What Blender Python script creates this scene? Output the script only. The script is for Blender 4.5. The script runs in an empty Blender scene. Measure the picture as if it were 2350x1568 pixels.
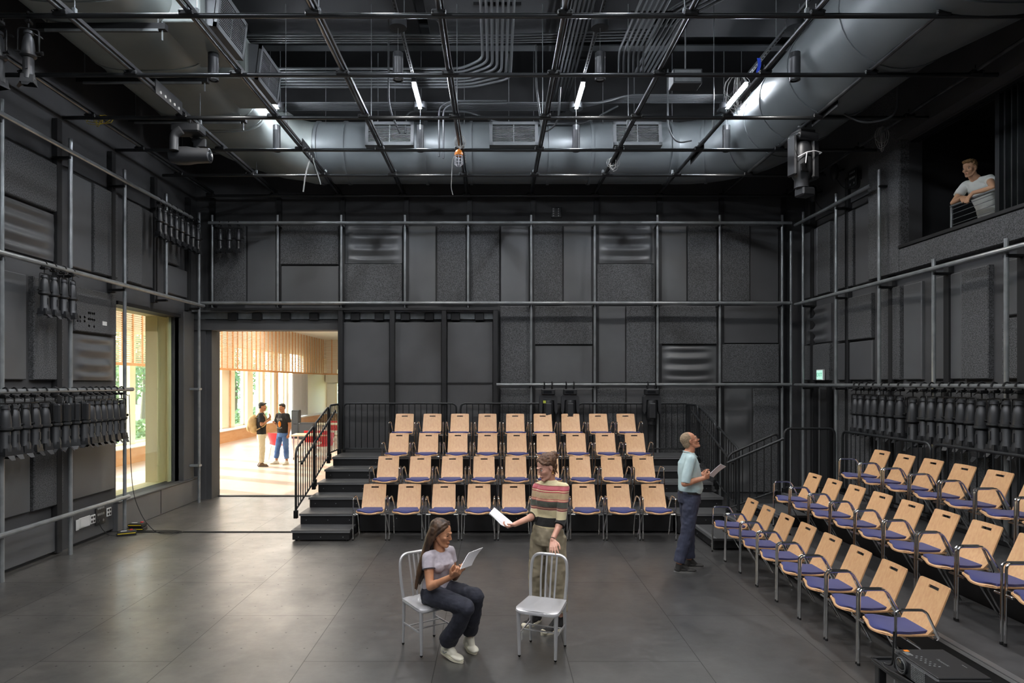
import bpy, bmesh, math, random
from mathutils import Vector, Matrix, Quaternion
# ---------------------------------------------------------------- scene, camera, light, exposure
SC = bpy.context.scene
COL = SC.collection
HC = 2.32                     # camera height
FPX = 1500.0                  # focal length in pixels of the 2350 frame
def P(px, py, Y):
    """a point of the place at distance Y seen at pixel px,py"""
    return Vector(((px-1137.0)/FPX*Y, Y, HC+(879.0-py)/FPX*Y))
cam_d = bpy.data.cameras.new('camera'); cam = bpy.data.objects.new('camera', cam_d); COL.objects.link(cam)
cam.location = (0, 0, HC); cam.rotation_euler = (math.pi/2, 0, 0)
cam_d.sensor_fit = 'HORIZONTAL'; cam_d.sensor_width = 36.0; cam_d.lens = FPX*36/2350
cam_d.shift_x = (1175-1137)/2350; cam_d.shift_y = (879-784)/2350
cam_d.clip_start = 0.05; cam_d.clip_end = 500
SC.camera = cam
SC.view_settings.view_transform = 'Standard'; SC.view_settings.look = 'None'
SC.view_settings.gamma = 1.0; SC.view_settings.use_curve_mapping = False
SC.view_settings.exposure = 0.0
W = bpy.data.worlds.new('world'); SC.world = W; W.use_nodes = True
wn = W.node_tree.nodes; wl = W.node_tree.links
for n in list(wn): wn.remove(n)
wo = wn.new('ShaderNodeOutputWorld'); wb = wn.new('ShaderNodeBackground')
sky = wn.new('ShaderNodeTexSky'); sky.sky_type = 'NISHITA'; sky.sun_disc = False
sky.sun_elevation = math.radians(32); sky.sun_rotation = math.radians(-70)
wb.inputs['Strength'].default_value = 1.9
wl.new(sky.outputs[0], wb.inputs[0]); wl.new(wb.outputs[0], wo.inputs[0])
SUN_DIR = Vector((0.80, -0.42, -0.36)).normalized()     # direction the sunlight travels
sd = bpy.data.lights.new('sun', 'SUN'); sd.energy = 14.0; sd.angle = math.radians(0.6); sd.color = (1.0, 0.95, 0.88)
so = bpy.data.objects.new('sun', sd); COL.objects.link(so); so.location = (-30, 30, 20)
so.rotation_euler = SUN_DIR.to_track_quat('-Z', 'Y').to_euler()
PEND_W = 165.0      # watts of each pendant downlight
STRIP_E = 240.0      # strip light surface emission
rnd = random.Random(7)

# ---------------------------------------------------------------- helpers
def lin(c):
    if isinstance(c, str):
        c = [int(c[i:i+2], 16)/255 for i in (0, 2, 4)]
    return tuple(((x/12.92) if x <= 0.04045 else ((x+0.055)/1.055)**2.4) for x in c)
class MB:
    def __init__(s): s.v = []; s.f = []; s.M = None
    def add(s, vs, fs):
        o = len(s.v)
        if s.M is not None: vs = [s.M @ Vector(v) for v in vs]
        s.v.extend([tuple(v) for v in vs]); s.f.extend([tuple(i+o for i in f) for f in fs]); return s
    def box(s, x0, x1, y0, y1, z0, z1):
        return s.add([(x0,y0,z0),(x1,y0,z0),(x1,y1,z0),(x0,y1,z0),(x0,y0,z1),(x1,y0,z1),(x1,y1,z1),(x0,y1,z1)],
                     [(0,3,2,1),(4,5,6,7),(0,1,5,4),(1,2,6,5),(2,3,7,6),(3,0,4,7)])
    def cbox(s, x0, x1, y0, y1, z0, z1, b=0.005):
        cx, cy, cz = (x0+x1)/2, (y0+y1)/2, (z0+z1)/2; h = (abs(x1-x0)/2, abs(y1-y0)/2, abs(z1-z0)/2)
        b = min(b, min(h)*0.9); vs = []; idx = {}
        for sx in (-1,1):
            for sy in (-1,1):
                for sz in (-1,1):
                    sg = (sx,sy,sz)
                    for k in range(3):
                        p = [sg[i]*(h[i] if i == k else h[i]-b) for i in range(3)]
                        idx[(sg,k)] = len(vs); vs.append((cx+p[0], cy+p[1], cz+p[2]))
        fs = []
        def orient(f):
            a, bb, c = [Vector(vs[i])-Vector((cx,cy,cz)) for i in f[:3]]
            n = (bb-a).cross(c-a); m = sum((Vector(vs[i])-Vector((cx,cy,cz)) for i in f), Vector())
            return f if n.dot(m) > 0 else tuple(reversed(f))
        for k in range(3):
            i, j = [q for q in range(3) if q != k]
            for sk in (-1,1):
                f = []
                for (a, c) in ((-1,-1),(1,-1),(1,1),(-1,1)):
                    sg = [0,0,0]; sg[k] = sk; sg[i] = a; sg[j] = c; f.append(idx[(tuple(sg),k)])
                fs.append(orient(tuple(f)))
            for a in (-1,1):
                for c in (-1,1):
                    s1 = [0,0,0]; s1[k] = -1; s1[i] = a; s1[j] = c; s2 = list(s1); s2[k] = 1; s1 = tuple(s1); s2 = tuple(s2)
                    fs.append(orient((idx[(s1,i)], idx[(s2,i)], idx[(s2,j)], idx[(s1,j)])))
        for sx in (-1,1):
            for sy in (-1,1):
                for sz in (-1,1): fs.append(orient(tuple(idx[((sx,sy,sz),k)] for k in range(3))))
        return s.add(vs, fs)
    def ring_skin(s, rings, caps=True, closed=False):
        n = len(rings[0]); vs = [p for r in rings for p in r]; fs = []
        m = len(rings)
        for i in range(m-1 if not closed else m):
            a = i*n; b = ((i+1) % m)*n
            for j in range(n):
                k = (j+1) % n; fs.append((a+j, a+k, b+k, b+j))
        if caps and not closed:
            fs.append(tuple(reversed(range(n)))); fs.append(tuple(range((m-1)*n, m*n)))
        return s.add(vs, fs)
    def tube(s, pts, r, n=8, caps=True, closed=False):
        pts = [Vector(p) for p in pts]; m = len(pts)
        rr = r if isinstance(r, (list, tuple)) else [r]*m
        def tan(i):
            if closed: return (pts[(i+1) % m]-pts[i-1]).normalized()
            if i == 0: return (pts[1]-pts[0]).normalized()
            if i == m-1: return (pts[-1]-pts[-2]).normalized()
            t = (pts[i+1]-pts[i]).normalized()+(pts[i]-pts[i-1]).normalized()
            return t.normalized() if t.length > 1e-6 else (pts[i+1]-pts[i]).normalized()
        t = tan(0); up = Vector((0,0,1)) if abs(t.z) < 0.9 else Vector((0,1,0))
        u = t.cross(up).normalized(); rings = []
        for i in range(m):
            t2 = tan(i)
            q = t.rotation_difference(t2); u = q @ u; u = (u - t2*u.dot(t2)).normalized(); t = t2
            w = t.cross(u)
            sc = 1.0
            if 0 < i < m-1 and not closed:
                c = (pts[i+1]-pts[i]).normalized().dot(t); sc = 1/max(c, 0.5)
            rings.append([pts[i] + (u*math.cos(2*math.pi*j/n)+w*math.sin(2*math.pi*j/n))*rr[i]*(1+0*(sc-1)) for j in range(n)])
        return s.ring_skin(rings, caps, closed)
    def cyl(s, p0, p1, r0, r1=None, n=16): return s.tube([p0, p1], [r0, r0 if r1 is None else r1], n)
    def lathe(s, prof, n=20, c=(0,0,0)):
        rings = [[(c[0]+r*math.cos(2*math.pi*j/n), c[1]+r*math.sin(2*math.pi*j/n), c[2]+z) for j in range(n)] for r, z in prof]
        return s.ring_skin(rings, True)
    def ell(s, c, rad, axes=None, seg=16, rings=10):
        c = Vector(c); ax = axes or (Vector((1,0,0)), Vector((0,1,0)), Vector((0,0,1)))
        vs = [c-ax[2]*rad[2]]; fs = []
        for i in range(1, rings):
            ph = -math.pi/2+math.pi*i/rings
            for j in range(seg):
                th = 2*math.pi*j/seg
                vs.append(c+ax[0]*rad[0]*math.cos(ph)*math.cos(th)+ax[1]*rad[1]*math.cos(ph)*math.sin(th)+ax[2]*rad[2]*math.sin(ph))
        vs.append(c+ax[2]*rad[2]); last = len(vs)-1
        for j in range(seg):
            k = (j+1) % seg; fs.append((0, 1+k, 1+j))
            for i in range(rings-2): a = 1+i*seg; fs.append((a+j, a+k, a+seg+k, a+seg+j))
            a = 1+(rings-2)*seg; fs.append((a+j, a+k, last))
        return s.add(vs, fs)
    def limb(s, pts, rs, n=14, flat=False):
        """tapering limb with round ends"""
        pts = [Vector(p) for p in pts]
        for i in range(len(pts)-1):
            a, b = pts[i], pts[i+1]; s.tube([a, b], [rs[i], rs[i+1]], n)
        for i, p in enumerate(pts):
            if flat and i == len(pts)-1: continue
            s.ell(p, (rs[i],)*3, seg=n, rings=8)
        return s
    def loft(s, secs, n=24):
        """secs: (centre, a-vector, b-vector)"""
        return s.ring_skin([[Vector(c)+Vector(a)*math.cos(2*math.pi*j/n)+Vector(b)*math.sin(2*math.pi*j/n) for j in range(n)] for c, a, b in secs])
    def prism(s, poly, fn, d0, d1):
        """poly of 2-D points, fn(u,v,d)->3-D"""
        n = len(poly); vs = [fn(u, v, d0) for u, v in poly]+[fn(u, v, d1) for u, v in poly]
        fs = [tuple(reversed(range(n))), tuple(range(n, 2*n))]+[(i, (i+1) % n, n+(i+1) % n, n+i) for i in range(n)]
        return s.add(vs, fs)
    def sheet(s, G, mask, th, nrm=None):
        """G[i][j] grid of points, mask cells, thickness along the surface normal"""
        m = len(G); n = len(G[0]); N = [[None]*n for _ in range(m)]
        for i in range(m):
            for j in range(n):
                du = Vector(G[min(i+1, m-1)][j])-Vector(G[max(i-1, 0)][j]); dv = Vector(G[i][min(j+1, n-1)])-Vector(G[i][max(j-1, 0)])
                N[i][j] = du.cross(dv).normalized() if nrm is None else Vector(nrm)
        vs = [Vector(G[i][j])+N[i][j]*th/2 for i in range(m) for j in range(n)]+[Vector(G[i][j])-N[i][j]*th/2 for i in range(m) for j in range(n)]
        o = m*n; fs = []; ok = lambda i, j: 0 <= i < m-1 and 0 <= j < n-1 and mask(i, j)
        for i in range(m-1):
            for j in range(n-1):
                if not ok(i, j): continue
                a, b, c, d = i*n+j, (i+1)*n+j, (i+1)*n+j+1, i*n+j+1
                fs.append((a, b, c, d)); fs.append((o+d, o+c, o+b, o+a))
                for (di, dj, p, q) in ((0,-1,a,b), (1,0,b,c), (0,1,c,d), (-1,0,d,a)):
                    if not ok(i+di, j+dj): fs.append((q, p, o+p, o+q))
        return s.add(vs, fs)
    def mesh(s, name, off=(0,0,0), angle=35, smooth=True):
        me = bpy.data.meshes.new(name); ox, oy, oz = off
        me.from_pydata([(x-ox, y-oy, z-oz) for x, y, z in s.v], [], s.f); me.update()
        if smooth: me.shade_smooth(); me.set_sharp_from_angle(angle=math.radians(angle))
        return me
    def base(s):
        xs = [v[0] for v in s.v]; ys = [v[1] for v in s.v]; zs = [v[2] for v in s.v]
        return Vector(((min(xs)+max(xs))/2, (min(ys)+max(ys))/2, min(zs)))
def lettering(body, size, m, parent, loc, rot, label=None):
    tx = bpy.data.curves.new('lettering', 'FONT'); tx.body = body; tx.size = size; tx.align_x = 'CENTER'; tx.align_y = 'CENTER'; tx.extrude = 0.0006
    tmp = bpy.data.objects.new('tmp', tx); COL.objects.link(tmp); bpy.context.view_layer.update()
    me = bpy.data.meshes.new_from_object(tmp.evaluated_get(bpy.context.evaluated_depsgraph_get())); bpy.data.objects.remove(tmp)
    o = obj('lettering', me, m, parent, label=label); o.location = loc; o.rotation_euler = rot; return o
ONUM = ['zeroth','first','second','third','fourth','fifth','sixth','seventh','eighth','ninth','tenth','eleventh','twelfth','thirteenth','fourteenth','fifteenth','sixteenth','seventeenth','eighteenth','nineteenth','twentieth']
def props(o, label=None, cat=None, group=None, kind=None):
    if label: o['label'] = label
    if cat: o['category'] = cat
    if group: o['group'] = group
    if kind: o['kind'] = kind
    return o
def obj(name, mb, mat, parent=None, off=(0,0,0), angle=35, smooth=True, label=None):
    me = mb.mesh(name, off, angle, smooth) if isinstance(mb, MB) else mb
    if mat is not None: me.materials.clear(); me.materials.append(mat)
    o = bpy.data.objects.new(name, me); COL.objects.link(o)
    if parent is not None: o.parent = parent
    if label: o['label'] = label
    return o
def solo(name, mb, mat, label, cat, group=None, kind=None, angle=35, smooth=True):
    """a thing that is one mesh, written in world coordinates"""
    b = mb.base(); o = obj(name, mb, mat, None, b, angle, smooth); o.location = b
    return props(o, label, cat, group, kind)
def struct(name, mb, mat, angle=35, smooth=False):
    b = mb.base(); o = obj(name, mb, mat, None, b, angle, smooth); o.location = b; o['kind'] = 'structure'; o['_b'] = list(b); return o
class Thing:
    """a thing with parts, parts written in world coordinates"""
    def __init__(s, name, label, cat, group=None, kind=None, loc=None, rot=0):
        s.name, s.label, s.cat, s.group, s.kind = name, label, cat, group, kind; s.parts = []; s.loc = loc; s.rot = rot
    def part(s, name, mb, mat, sub=None, label=None, angle=35, smooth=True):
        s.parts.append([name, mb, mat, sub, label, angle, smooth, None]); return len(s.parts)-1
    def done(s):
        if s.loc is None:
            al = MB()
            for p in s.parts:
                if isinstance(p[1], MB): al.v += p[1].v
                else: al.v += [tuple(v.co) for v in p[1].vertices]
            b = al.base()
        else: b = Vector((0,0,0))
        e = bpy.data.objects.new(s.name, None); COL.objects.link(e); e.empty_display_size = 0.1
        e.location = b if s.loc is None else s.loc; e.rotation_euler = (0, 0, s.rot)
        props(e, s.label, s.cat, s.group, s.kind)
        for p in s.parts:
            par = e if p[3] is None else s.parts[p[3]][7]
            if isinstance(p[1], MB): o = obj(p[0], p[1], p[2], par, b, p[5], p[6], p[4])
            else:
                p[1].transform(Matrix.Translation(-b)); o = obj(p[0], p[1], p[2], par, (0,0,0), label=p[4])
            p[7] = o
        return e
def part_of(parent_struct, name, mb, mat, angle=35, smooth=False, label=None):
    b = Vector(parent_struct['_b']); return obj(name, mb, mat, parent_struct, b, angle, smooth, label)
def copy_tree(o, parent=None, chd=None):
    c = o.copy(); COL.objects.link(c); c.parent = parent
    for ch in KIDS.get(o.name, []): copy_tree(ch, c)
    return c
KIDS = {}
def reg(root):
    for o in bpy.data.objects:
        pass
    KIDS[root.name] = [o for o in COL.objects if o.parent == root]
    for o in KIDS[root.name]: KIDS[o.name] = [q for q in COL.objects if q.parent == o]
    return root
def dup(root, loc, rotz=0, label=None, group=None, rot=None):
    c = copy_tree(root); c.location = loc; c.rotation_euler = rot if rot else (0, 0, rotz)
    if label: c['label'] = label
    if group: c['group'] = group
    return c
def arc(c, r, a0, a1, n, ax, ay):
    c = Vector(c); ax = Vector(ax); ay = Vector(ay)
    return [c+ax*r*math.cos(a0+(a1-a0)*i/n)+ay*r*math.sin(a0+(a1-a0)*i/n) for i in range(n+1)]
def fillet(pts, r, n=5):
    """round the corners of a polyline"""
    pts = [Vector(p) for p in pts]; out = [pts[0]]
    for i in range(1, len(pts)-1):
        a, b, c = pts[i-1], pts[i], pts[i+1]
        d = min(r, (a-b).length*0.49, (c-b).length*0.49); p = b+(a-b).normalized()*d; q = b+(c-b).normalized()*d
        for k in range(n+1):
            t = k/n; out.append((p*(1-t)+b*t)*(1-t)+(b*(1-t)+q*t)*t)
    out.append(pts[-1]); return out

# ---------------------------------------------------------------- materials
MATS = {}
def mat(name, col, rough=0.5, metal=0.0, bump=None, vary=None, sheen=0, coat=0, emis=None, spec=None, trans=None):
    """bump: (scale, strength[, stretch xyz]); vary: (scale, second colour[, stretch, contrast])"""
    m = bpy.data.materials.new(name); m.use_nodes = True; nt = m.node_tree; b = nt.nodes['Principled BSDF']; MATS[name] = m
    c = lin(col); b.inputs['Base Color'].default_value = (*c, 1); b.inputs['Roughness'].default_value = rough; b.inputs['Metallic'].default_value = metal
    if coat: b.inputs['Coat Weight'].default_value = coat; b.inputs['Coat Roughness'].default_value = 0.25
    if sheen: b.inputs['Sheen Weight'].default_value = sheen
    if spec is not None: b.inputs['Specular IOR Level'].default_value = spec
    if emis: b.inputs['Emission Color'].default_value = (*lin(emis[0]), 1); b.inputs['Emission Strength'].default_value = emis[1]
    tc = nt.nodes.new('ShaderNodeTexCoord')
    def noise(scale, stretch=(1,1,1), detail=4):
        mp = nt.nodes.new('ShaderNodeMapping'); mp.inputs['Scale'].default_value = stretch; nt.links.new(tc.outputs['Object'], mp.inputs[0])
        nz = nt.nodes.new('ShaderNodeTexNoise'); nz.inputs['Scale'].default_value = scale; nz.inputs['Detail'].default_value = detail
        nt.links.new(mp.outputs[0], nz.inputs['Vector']); return nz
    if vary:
        nz = noise(vary[0], vary[2] if len(vary) > 2 else (1,1,1)); ct = vary[3] if len(vary) > 3 else 0.2
        r = nt.nodes.new('ShaderNodeValToRGB'); r.color_ramp.elements[0].position = 0.5-ct/2; r.color_ramp.elements[1].position = 0.5+ct/2
        r.color_ramp.elements[0].color = (*c, 1); r.color_ramp.elements[1].color = (*lin(vary[1]), 1)
        nt.links.new(nz.outputs['Fac'], r.inputs[0]); nt.links.new(r.outputs[0], b.inputs['Base Color'])
    if bump:
        nz = noise(bump[0], bump[2] if len(bump) > 2 else (1,1,1), 5); bp = nt.nodes.new('ShaderNodeBump'); bp.inputs['Strength'].default_value = bump[1]
        bp.inputs['Distance'].default_value = 0.01
        nt.links.new(nz.outputs['Fac'], bp.inputs['Height']); nt.links.new(bp.outputs[0], b.inputs['Normal'])
    return m
M_felt = mat('black_felt', '2c2c2d', 0.95, vary=(75, '5e5f60', (1,1,1), 0.3), bump=(220, 0.5))
M_mdf = mat('dark_board', '4f4f50', 0.42, vary=(1.3, '545556'))
M_mdf2 = mat('dark_board_darker', '424243', 0.6, vary=(1.3, '484849'))
M_wall = mat('black_wall', '39393a', 0.75, vary=(2, '3f3f40'))
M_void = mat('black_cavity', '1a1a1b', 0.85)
M_ceil = mat('ceiling_black', '18181a', 0.85)
M_cloud = mat('ceiling_panel', '232426', 0.8)
M_steel = mat('black_steel', '1e1e1f', 0.5, 0.2)
M_pipe = mat('grey_pipe', '888b8c', 0.3, 0.35, vary=(6, '787b7c'))
M_gpipe = mat('grid_pipe', '3a3b3c', 0.28, 0.7)
M_dpipe = mat('grid_pipe_worn', '6a6b6c', 0.32, 0.8, vary=(5, '3f4041', (1,1,1), 0.4))
M_clamp = mat('clamp_black', '161617', 0.45, 0.3)
M_duct = mat('duct_metal', '6d7274', 0.42, 0.2, vary=(1.1, '656a6c'))
M_duct_lit = mat('duct_metal_lit', '8f9592', 0.42, 0.1, vary=(1.1, '838986'))  # duct metal made paler in place of light reaching it from below
M_cond = mat('conduit_grey', '424446', 0.5, 0.1)
M_grille = mat('grille_grey', '67696b', 0.5, 0.2)
M_chrome = mat('chrome', 'd8d8d8', 0.13, 1.0)
M_alu = mat('brushed_aluminium', 'c9c9cc', 0.36, 0.55, bump=(60, 0.05))
M_beech = mat('beech_plywood', 'd2a97c', 0.42, vary=(5, 'c2936a', (9, 9, 0.5), 0.5), coat=0.15)
M_edge = mat('beech_edge', 'dcb98c', 0.5)
M_blue = mat('blue_fabric', '2c3068', 0.85, sheen=0.2, bump=(400, 0.25))
M_deck = mat('riser_deck', '484849', 0.42, vary=(9, '404041'))
M_skirt = mat('riser_black', '141416', 0.55)
M_nose = mat('step_nosing', 'a8a9ab', 0.3, 0.8)
M_rail = mat('railing_black', '232527', 0.42, 0.3)
M_fix = mat('fixture_black', '232426', 0.42, 0.15)
M_fix2 = mat('fixture_grey', '323335', 0.4, 0.2)
M_lens = mat('lens', '0a0c10', 0.08, 0.0, coat=1)
M_cable = mat('black_cable', '101011', 0.6)
M_wcable = mat('white_cable', 'a8a8a4', 0.6)
M_white = mat('white_plastic', 'c8c8c6', 0.45)
M_paper = mat('paper', 'e6e6ea', 0.8)
M_rubber = mat('black_rubber', '0e0e0f', 0.6)
M_cream = mat('cream_wall', 'e6dcae', 0.7)
M_offwhite = mat('lobby_white', 'e8e4d8', 0.7)
M_frame = mat('window_mullion', 'ece0c4', 0.6)
M_slat = mat('wood_slat', 'cf9860', 0.6, vary=(3, 'bf8450', (1,1,6), 0.4))
M_bench = mat('bench_wood', 'd9a878', 0.5, vary=(2, 'cf9866', (1,1,5), 0.4))
M_table = mat('pale_table', 'd8c8a8', 0.3)
M_red = mat('red_plastic', 'c8202a', 0.35)
M_lgrey = mat('curtain_grey', 'b8b8b8', 0.9)
M_orange = mat('orange_plastic', 'e08018', 0.4)
M_yellow = mat('yellow_cable', 'c8b020', 0.6)
M_bluet = mat('blue_tape', '2848c0', 0.6)
M_grass = mat('lawn', '5f8a3c', 0.9, vary=(3, '7fa04e'))
M_leaf = mat('leaves', '587a4c', 0.85, vary=(4, '86a070'))
M_bark = mat('bark', '6b5a48', 0.9)
M_paving = mat('paving', 'cfcabc', 0.8)
def emat(name, col, st):
    m = bpy.data.materials.new(name); m.use_nodes = True; nt = m.node_tree; nt.nodes.remove(nt.nodes['Principled BSDF'])
    e = nt.nodes.new('ShaderNodeEmission'); e.inputs[0].default_value = (*lin(col), 1); e.inputs[1].default_value = st
    nt.links.new(e.outputs[0], nt.nodes['Material Output'].inputs[0]); return m
M_strip = emat('led_diffuser', 'eef5ff', STRIP_E)
M_exit = emat('exit_glow', 'bff5e0', 1.1)
M_exitg = emat('exit_green', '4fc49a', 0.8)
M_lobbyfill = emat('lobby_fill', 'fff6ea', 5.5)  # glow of the added lobby fill panels
def glass(name, tint, refl=0.12, rough=0.02):
    m = bpy.data.materials.new(name); m.use_nodes = True; nt = m.node_tree; nt.nodes.remove(nt.nodes['Principled BSDF'])
    t = nt.nodes.new('ShaderNodeBsdfTransparent'); t.inputs[0].default_value = (*tint, 1)
    g = nt.nodes.new('ShaderNodeBsdfGlossy'); g.inputs['Roughness'].default_value = rough
    lw = nt.nodes.new('ShaderNodeLayerWeight'); lw.inputs[0].default_value = 0.5
    pw = nt.nodes.new('ShaderNodeMath'); pw.operation = 'POWER'; pw.inputs[1].default_value = 4.0; nt.links.new(lw.outputs['Facing'], pw.inputs[0])
    fr = nt.nodes.new('ShaderNodeMath'); fr.operation = 'MULTIPLY_ADD'; fr.inputs[1].default_value = 0.6; fr.inputs[2].default_value = refl*0.3; nt.links.new(pw.outputs[0], fr.inputs[0])
    mx = nt.nodes.new('ShaderNodeMixShader'); nt.links.new(fr.outputs[0], mx.inputs[0]); nt.links.new(t.outputs[0], mx.inputs[1]); nt.links.new(g.outputs[0], mx.inputs[2])
    nt.links.new(mx.outputs[0], nt.nodes['Material Output'].inputs[0]); return m
M_glass = glass('window_glass', (0.95, 0.985, 0.96)); M_glassc = glass('clear_glass', (0.94, 0.97, 0.96))
# stage floor: black painted hardboard sheets with joints, screws and scuffs
def floor_mat():
    m = bpy.data.materials.new('stage_floor'); m.use_nodes = True; nt = m.node_tree; b = nt.nodes['Principled BSDF']; N = nt.nodes.new; L = nt.links.new
    tc = N('ShaderNodeTexCoord'); geo = N('ShaderNodeNewGeometry')
    mp = N('ShaderNodeMapping'); mp.inputs['Rotation'].default_value = (0, 0, math.pi/2); mp.inputs['Location'].default_value = (1.12+0.02, 0.495, 0)
    L(geo.outputs['Position'], mp.inputs[0])
    br = N('ShaderNodeTexBrick'); br.offset = 0.5; br.inputs['Scale'].default_value = 1.0; br.inputs['Mortar Size'].default_value = 0.004
    br.inputs['Brick Width'].default_value = 2.15; br.inputs['Row Height'].default_value = 1.1; br.inputs['Mortar Smooth'].default_value = 0.2
    br.inputs['Color1'].default_value = (1,1,1,1); br.inputs['Color2'].default_value = (0.86,0.86,0.86,1); br.inputs['Mortar'].default_value = (0.12,0.12,0.12,1)
    L(mp.outputs[0], br.inputs[0])
    n1 = N('ShaderNodeTexNoise'); n1.inputs['Scale'].default_value = 1.1; n1.inputs['Detail'].default_value = 8; n1.inputs['Roughness'].default_value = 0.65
    mp2 = N('ShaderNodeMapping'); mp2.inputs['Scale'].default_value = (1.6, 0.8, 1); L(geo.outputs['Position'], mp2.inputs[0]); L(mp2.outputs[0], n1.inputs['Vector'])
    r1 = N('ShaderNodeValToRGB'); r1.color_ramp.elements[0].position = 0.3; r1.color_ramp.elements[1].position = 0.72
    r1.color_ramp.elements[0].color = (*lin('292929'), 1); r1.color_ramp.elements[1].color = (*lin('3e3d3c'), 1)
    pass
    mul = N('ShaderNodeMix'); mul.data_type = 'RGBA'; mul.blend_type = 'MULTIPLY'; mul.inputs[0].default_value = 1
    L(r1.outputs[0], mul.inputs[6]); L(br.outputs['Color'], mul.inputs[7])
    # the bare hardboard left of the long white seam is browner and scuffed, and lightened to stand in for lobby reflection
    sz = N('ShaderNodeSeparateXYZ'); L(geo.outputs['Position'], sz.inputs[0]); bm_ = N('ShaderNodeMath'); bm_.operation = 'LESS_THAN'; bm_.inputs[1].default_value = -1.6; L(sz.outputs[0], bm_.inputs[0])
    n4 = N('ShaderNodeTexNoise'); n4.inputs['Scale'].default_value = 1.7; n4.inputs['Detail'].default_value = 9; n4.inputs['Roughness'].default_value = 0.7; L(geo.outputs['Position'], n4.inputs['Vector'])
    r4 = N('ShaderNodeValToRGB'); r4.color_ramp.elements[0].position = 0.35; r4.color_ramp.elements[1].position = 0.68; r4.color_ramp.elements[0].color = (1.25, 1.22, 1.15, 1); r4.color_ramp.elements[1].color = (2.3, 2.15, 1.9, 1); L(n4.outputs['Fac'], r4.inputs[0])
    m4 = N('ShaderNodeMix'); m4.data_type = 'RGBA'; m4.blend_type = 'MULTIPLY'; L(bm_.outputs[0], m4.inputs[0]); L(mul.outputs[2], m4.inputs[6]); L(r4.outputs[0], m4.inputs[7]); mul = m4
    # screw heads on a regular grid of dots
    sx = N('ShaderNodeSeparateXYZ'); L(geo.outputs['Position'], sx.inputs[0])
    def fr(sock, per, off):
        a = N('ShaderNodeMath'); a.operation = 'ADD'; a.inputs[1].default_value = off; L(sock, a.inputs[0])
        d = N('ShaderNodeMath'); d.operation = 'PINGPONG'; d.inputs[1].default_value = per/2; L(a.outputs[0], d.inputs[0]); return d
    dx = fr(sx.outputs[0], 0.275, 0.02); dy = fr(sx.outputs[1], 0.36, 0.05)
    q = N('ShaderNodeMath'); q.operation = 'POWER'; q.inputs[1].default_value = 2; L(dx.outputs[0], q.inputs[0])
    q2 = N('ShaderNodeMath'); q2.operation = 'POWER'; q2.inputs[1].default_value = 2; L(dy.outputs[0], q2.inputs[0])
    ad = N('ShaderNodeMath'); ad.operation = 'ADD'; L(q.outputs[0], ad.inputs[0]); L(q2.outputs[0], ad.inputs[1])
    lt = N('ShaderNodeMath'); lt.operation = 'LESS_THAN'; lt.inputs[1].default_value = 0.009**2; L(ad.outputs[0], lt.inputs[0])
    mk = N('ShaderNodeMath'); mk.operation = 'LESS_THAN'; mk.inputs[1].default_value = -0.9; L(sx.outputs[0], mk.inputs[0])
    mm = N('ShaderNodeMath'); mm.operation = 'MULTIPLY'; L(lt.outputs[0], mm.inputs[0]); L(mk.outputs[0], mm.inputs[1])
    m2 = N('ShaderNodeMix'); m2.data_type = 'RGBA'; L(mm.outputs[0], m2.inputs[0]); L(mul.outputs[2], m2.inputs[6]); m2.inputs[7].default_value = (0.01,0.01,0.01,1)
    L(m2.outputs[2], b.inputs['Base Color'])
    # joints and screw heads break the sealer coat, scuffs thin it
    mx_ = N('ShaderNodeMath'); mx_.operation = 'MAXIMUM'; L(br.outputs['Fac'], mx_.inputs[0]); L(mm.outputs[0], mx_.inputs[1])
    iv = N('ShaderNodeMath'); iv.operation = 'SUBTRACT'; iv.inputs[0].default_value = 1.0; L(mx_.outputs[0], iv.inputs[1])
    cw = N('ShaderNodeMapRange'); cw.inputs[1].default_value = 0.35; cw.inputs[2].default_value = 0.62; cw.inputs[3].default_value = 0.55; cw.inputs[4].default_value = 1.0; L(n4.outputs['Fac'], cw.inputs[0])
    cm = N('ShaderNodeMath'); cm.operation = 'MULTIPLY'; L(iv.outputs[0], cm.inputs[0]); L(cw.outputs[0], cm.inputs[1]); L(cm.outputs[0], b.inputs['Coat Weight'])
    n3 = N('ShaderNodeTexNoise'); n3.inputs['Scale'].default_value = 9; n3.inputs['Detail'].default_value = 8; n3.inputs['Roughness'].default_value = 0.75
    mp3 = N('ShaderNodeMapping'); mp3.inputs['Scale'].default_value = (0.6, 1.4, 1); mp3.inputs['Rotation'].default_value = (0, 0, 0.7); L(geo.outputs['Position'], mp3.inputs[0]); L(mp3.outputs[0], n3.inputs['Vector'])
    a3 = N('ShaderNodeMath'); a3.operation = 'MULTIPLY_ADD'; a3.inputs[1].default_value = 0.55; L(n3.outputs['Fac'], a3.inputs[0]); 
    h3 = N('ShaderNodeMath'); h3.operation = 'MULTIPLY'; h3.inputs[1].default_value = 0.5; L(n1.outputs['Fac'], h3.inputs[0]); L(h3.outputs[0], a3.inputs[2])
    rr = N('ShaderNodeMapRange'); rr.inputs[1].default_value = 0.3; rr.inputs[2].default_value = 0.7; rr.inputs[3].default_value = 0.27; rr.inputs[4].default_value = 0.42; b.inputs['Specular IOR Level'].default_value = 1.0; b.inputs['IOR'].default_value = 1.6; b.inputs['Coat IOR'].default_value = 1.75; b.inputs['Coat Weight'].default_value = 1.0; b.inputs['Coat Roughness'].default_value = 0.22
    L(a3.outputs[0], rr.inputs[0]); L(a3.outputs[0], r1.inputs[0]); L(rr.outputs[0], b.inputs['Coat Roughness']); L(rr.outputs[0], b.inputs['Roughness'])
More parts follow.
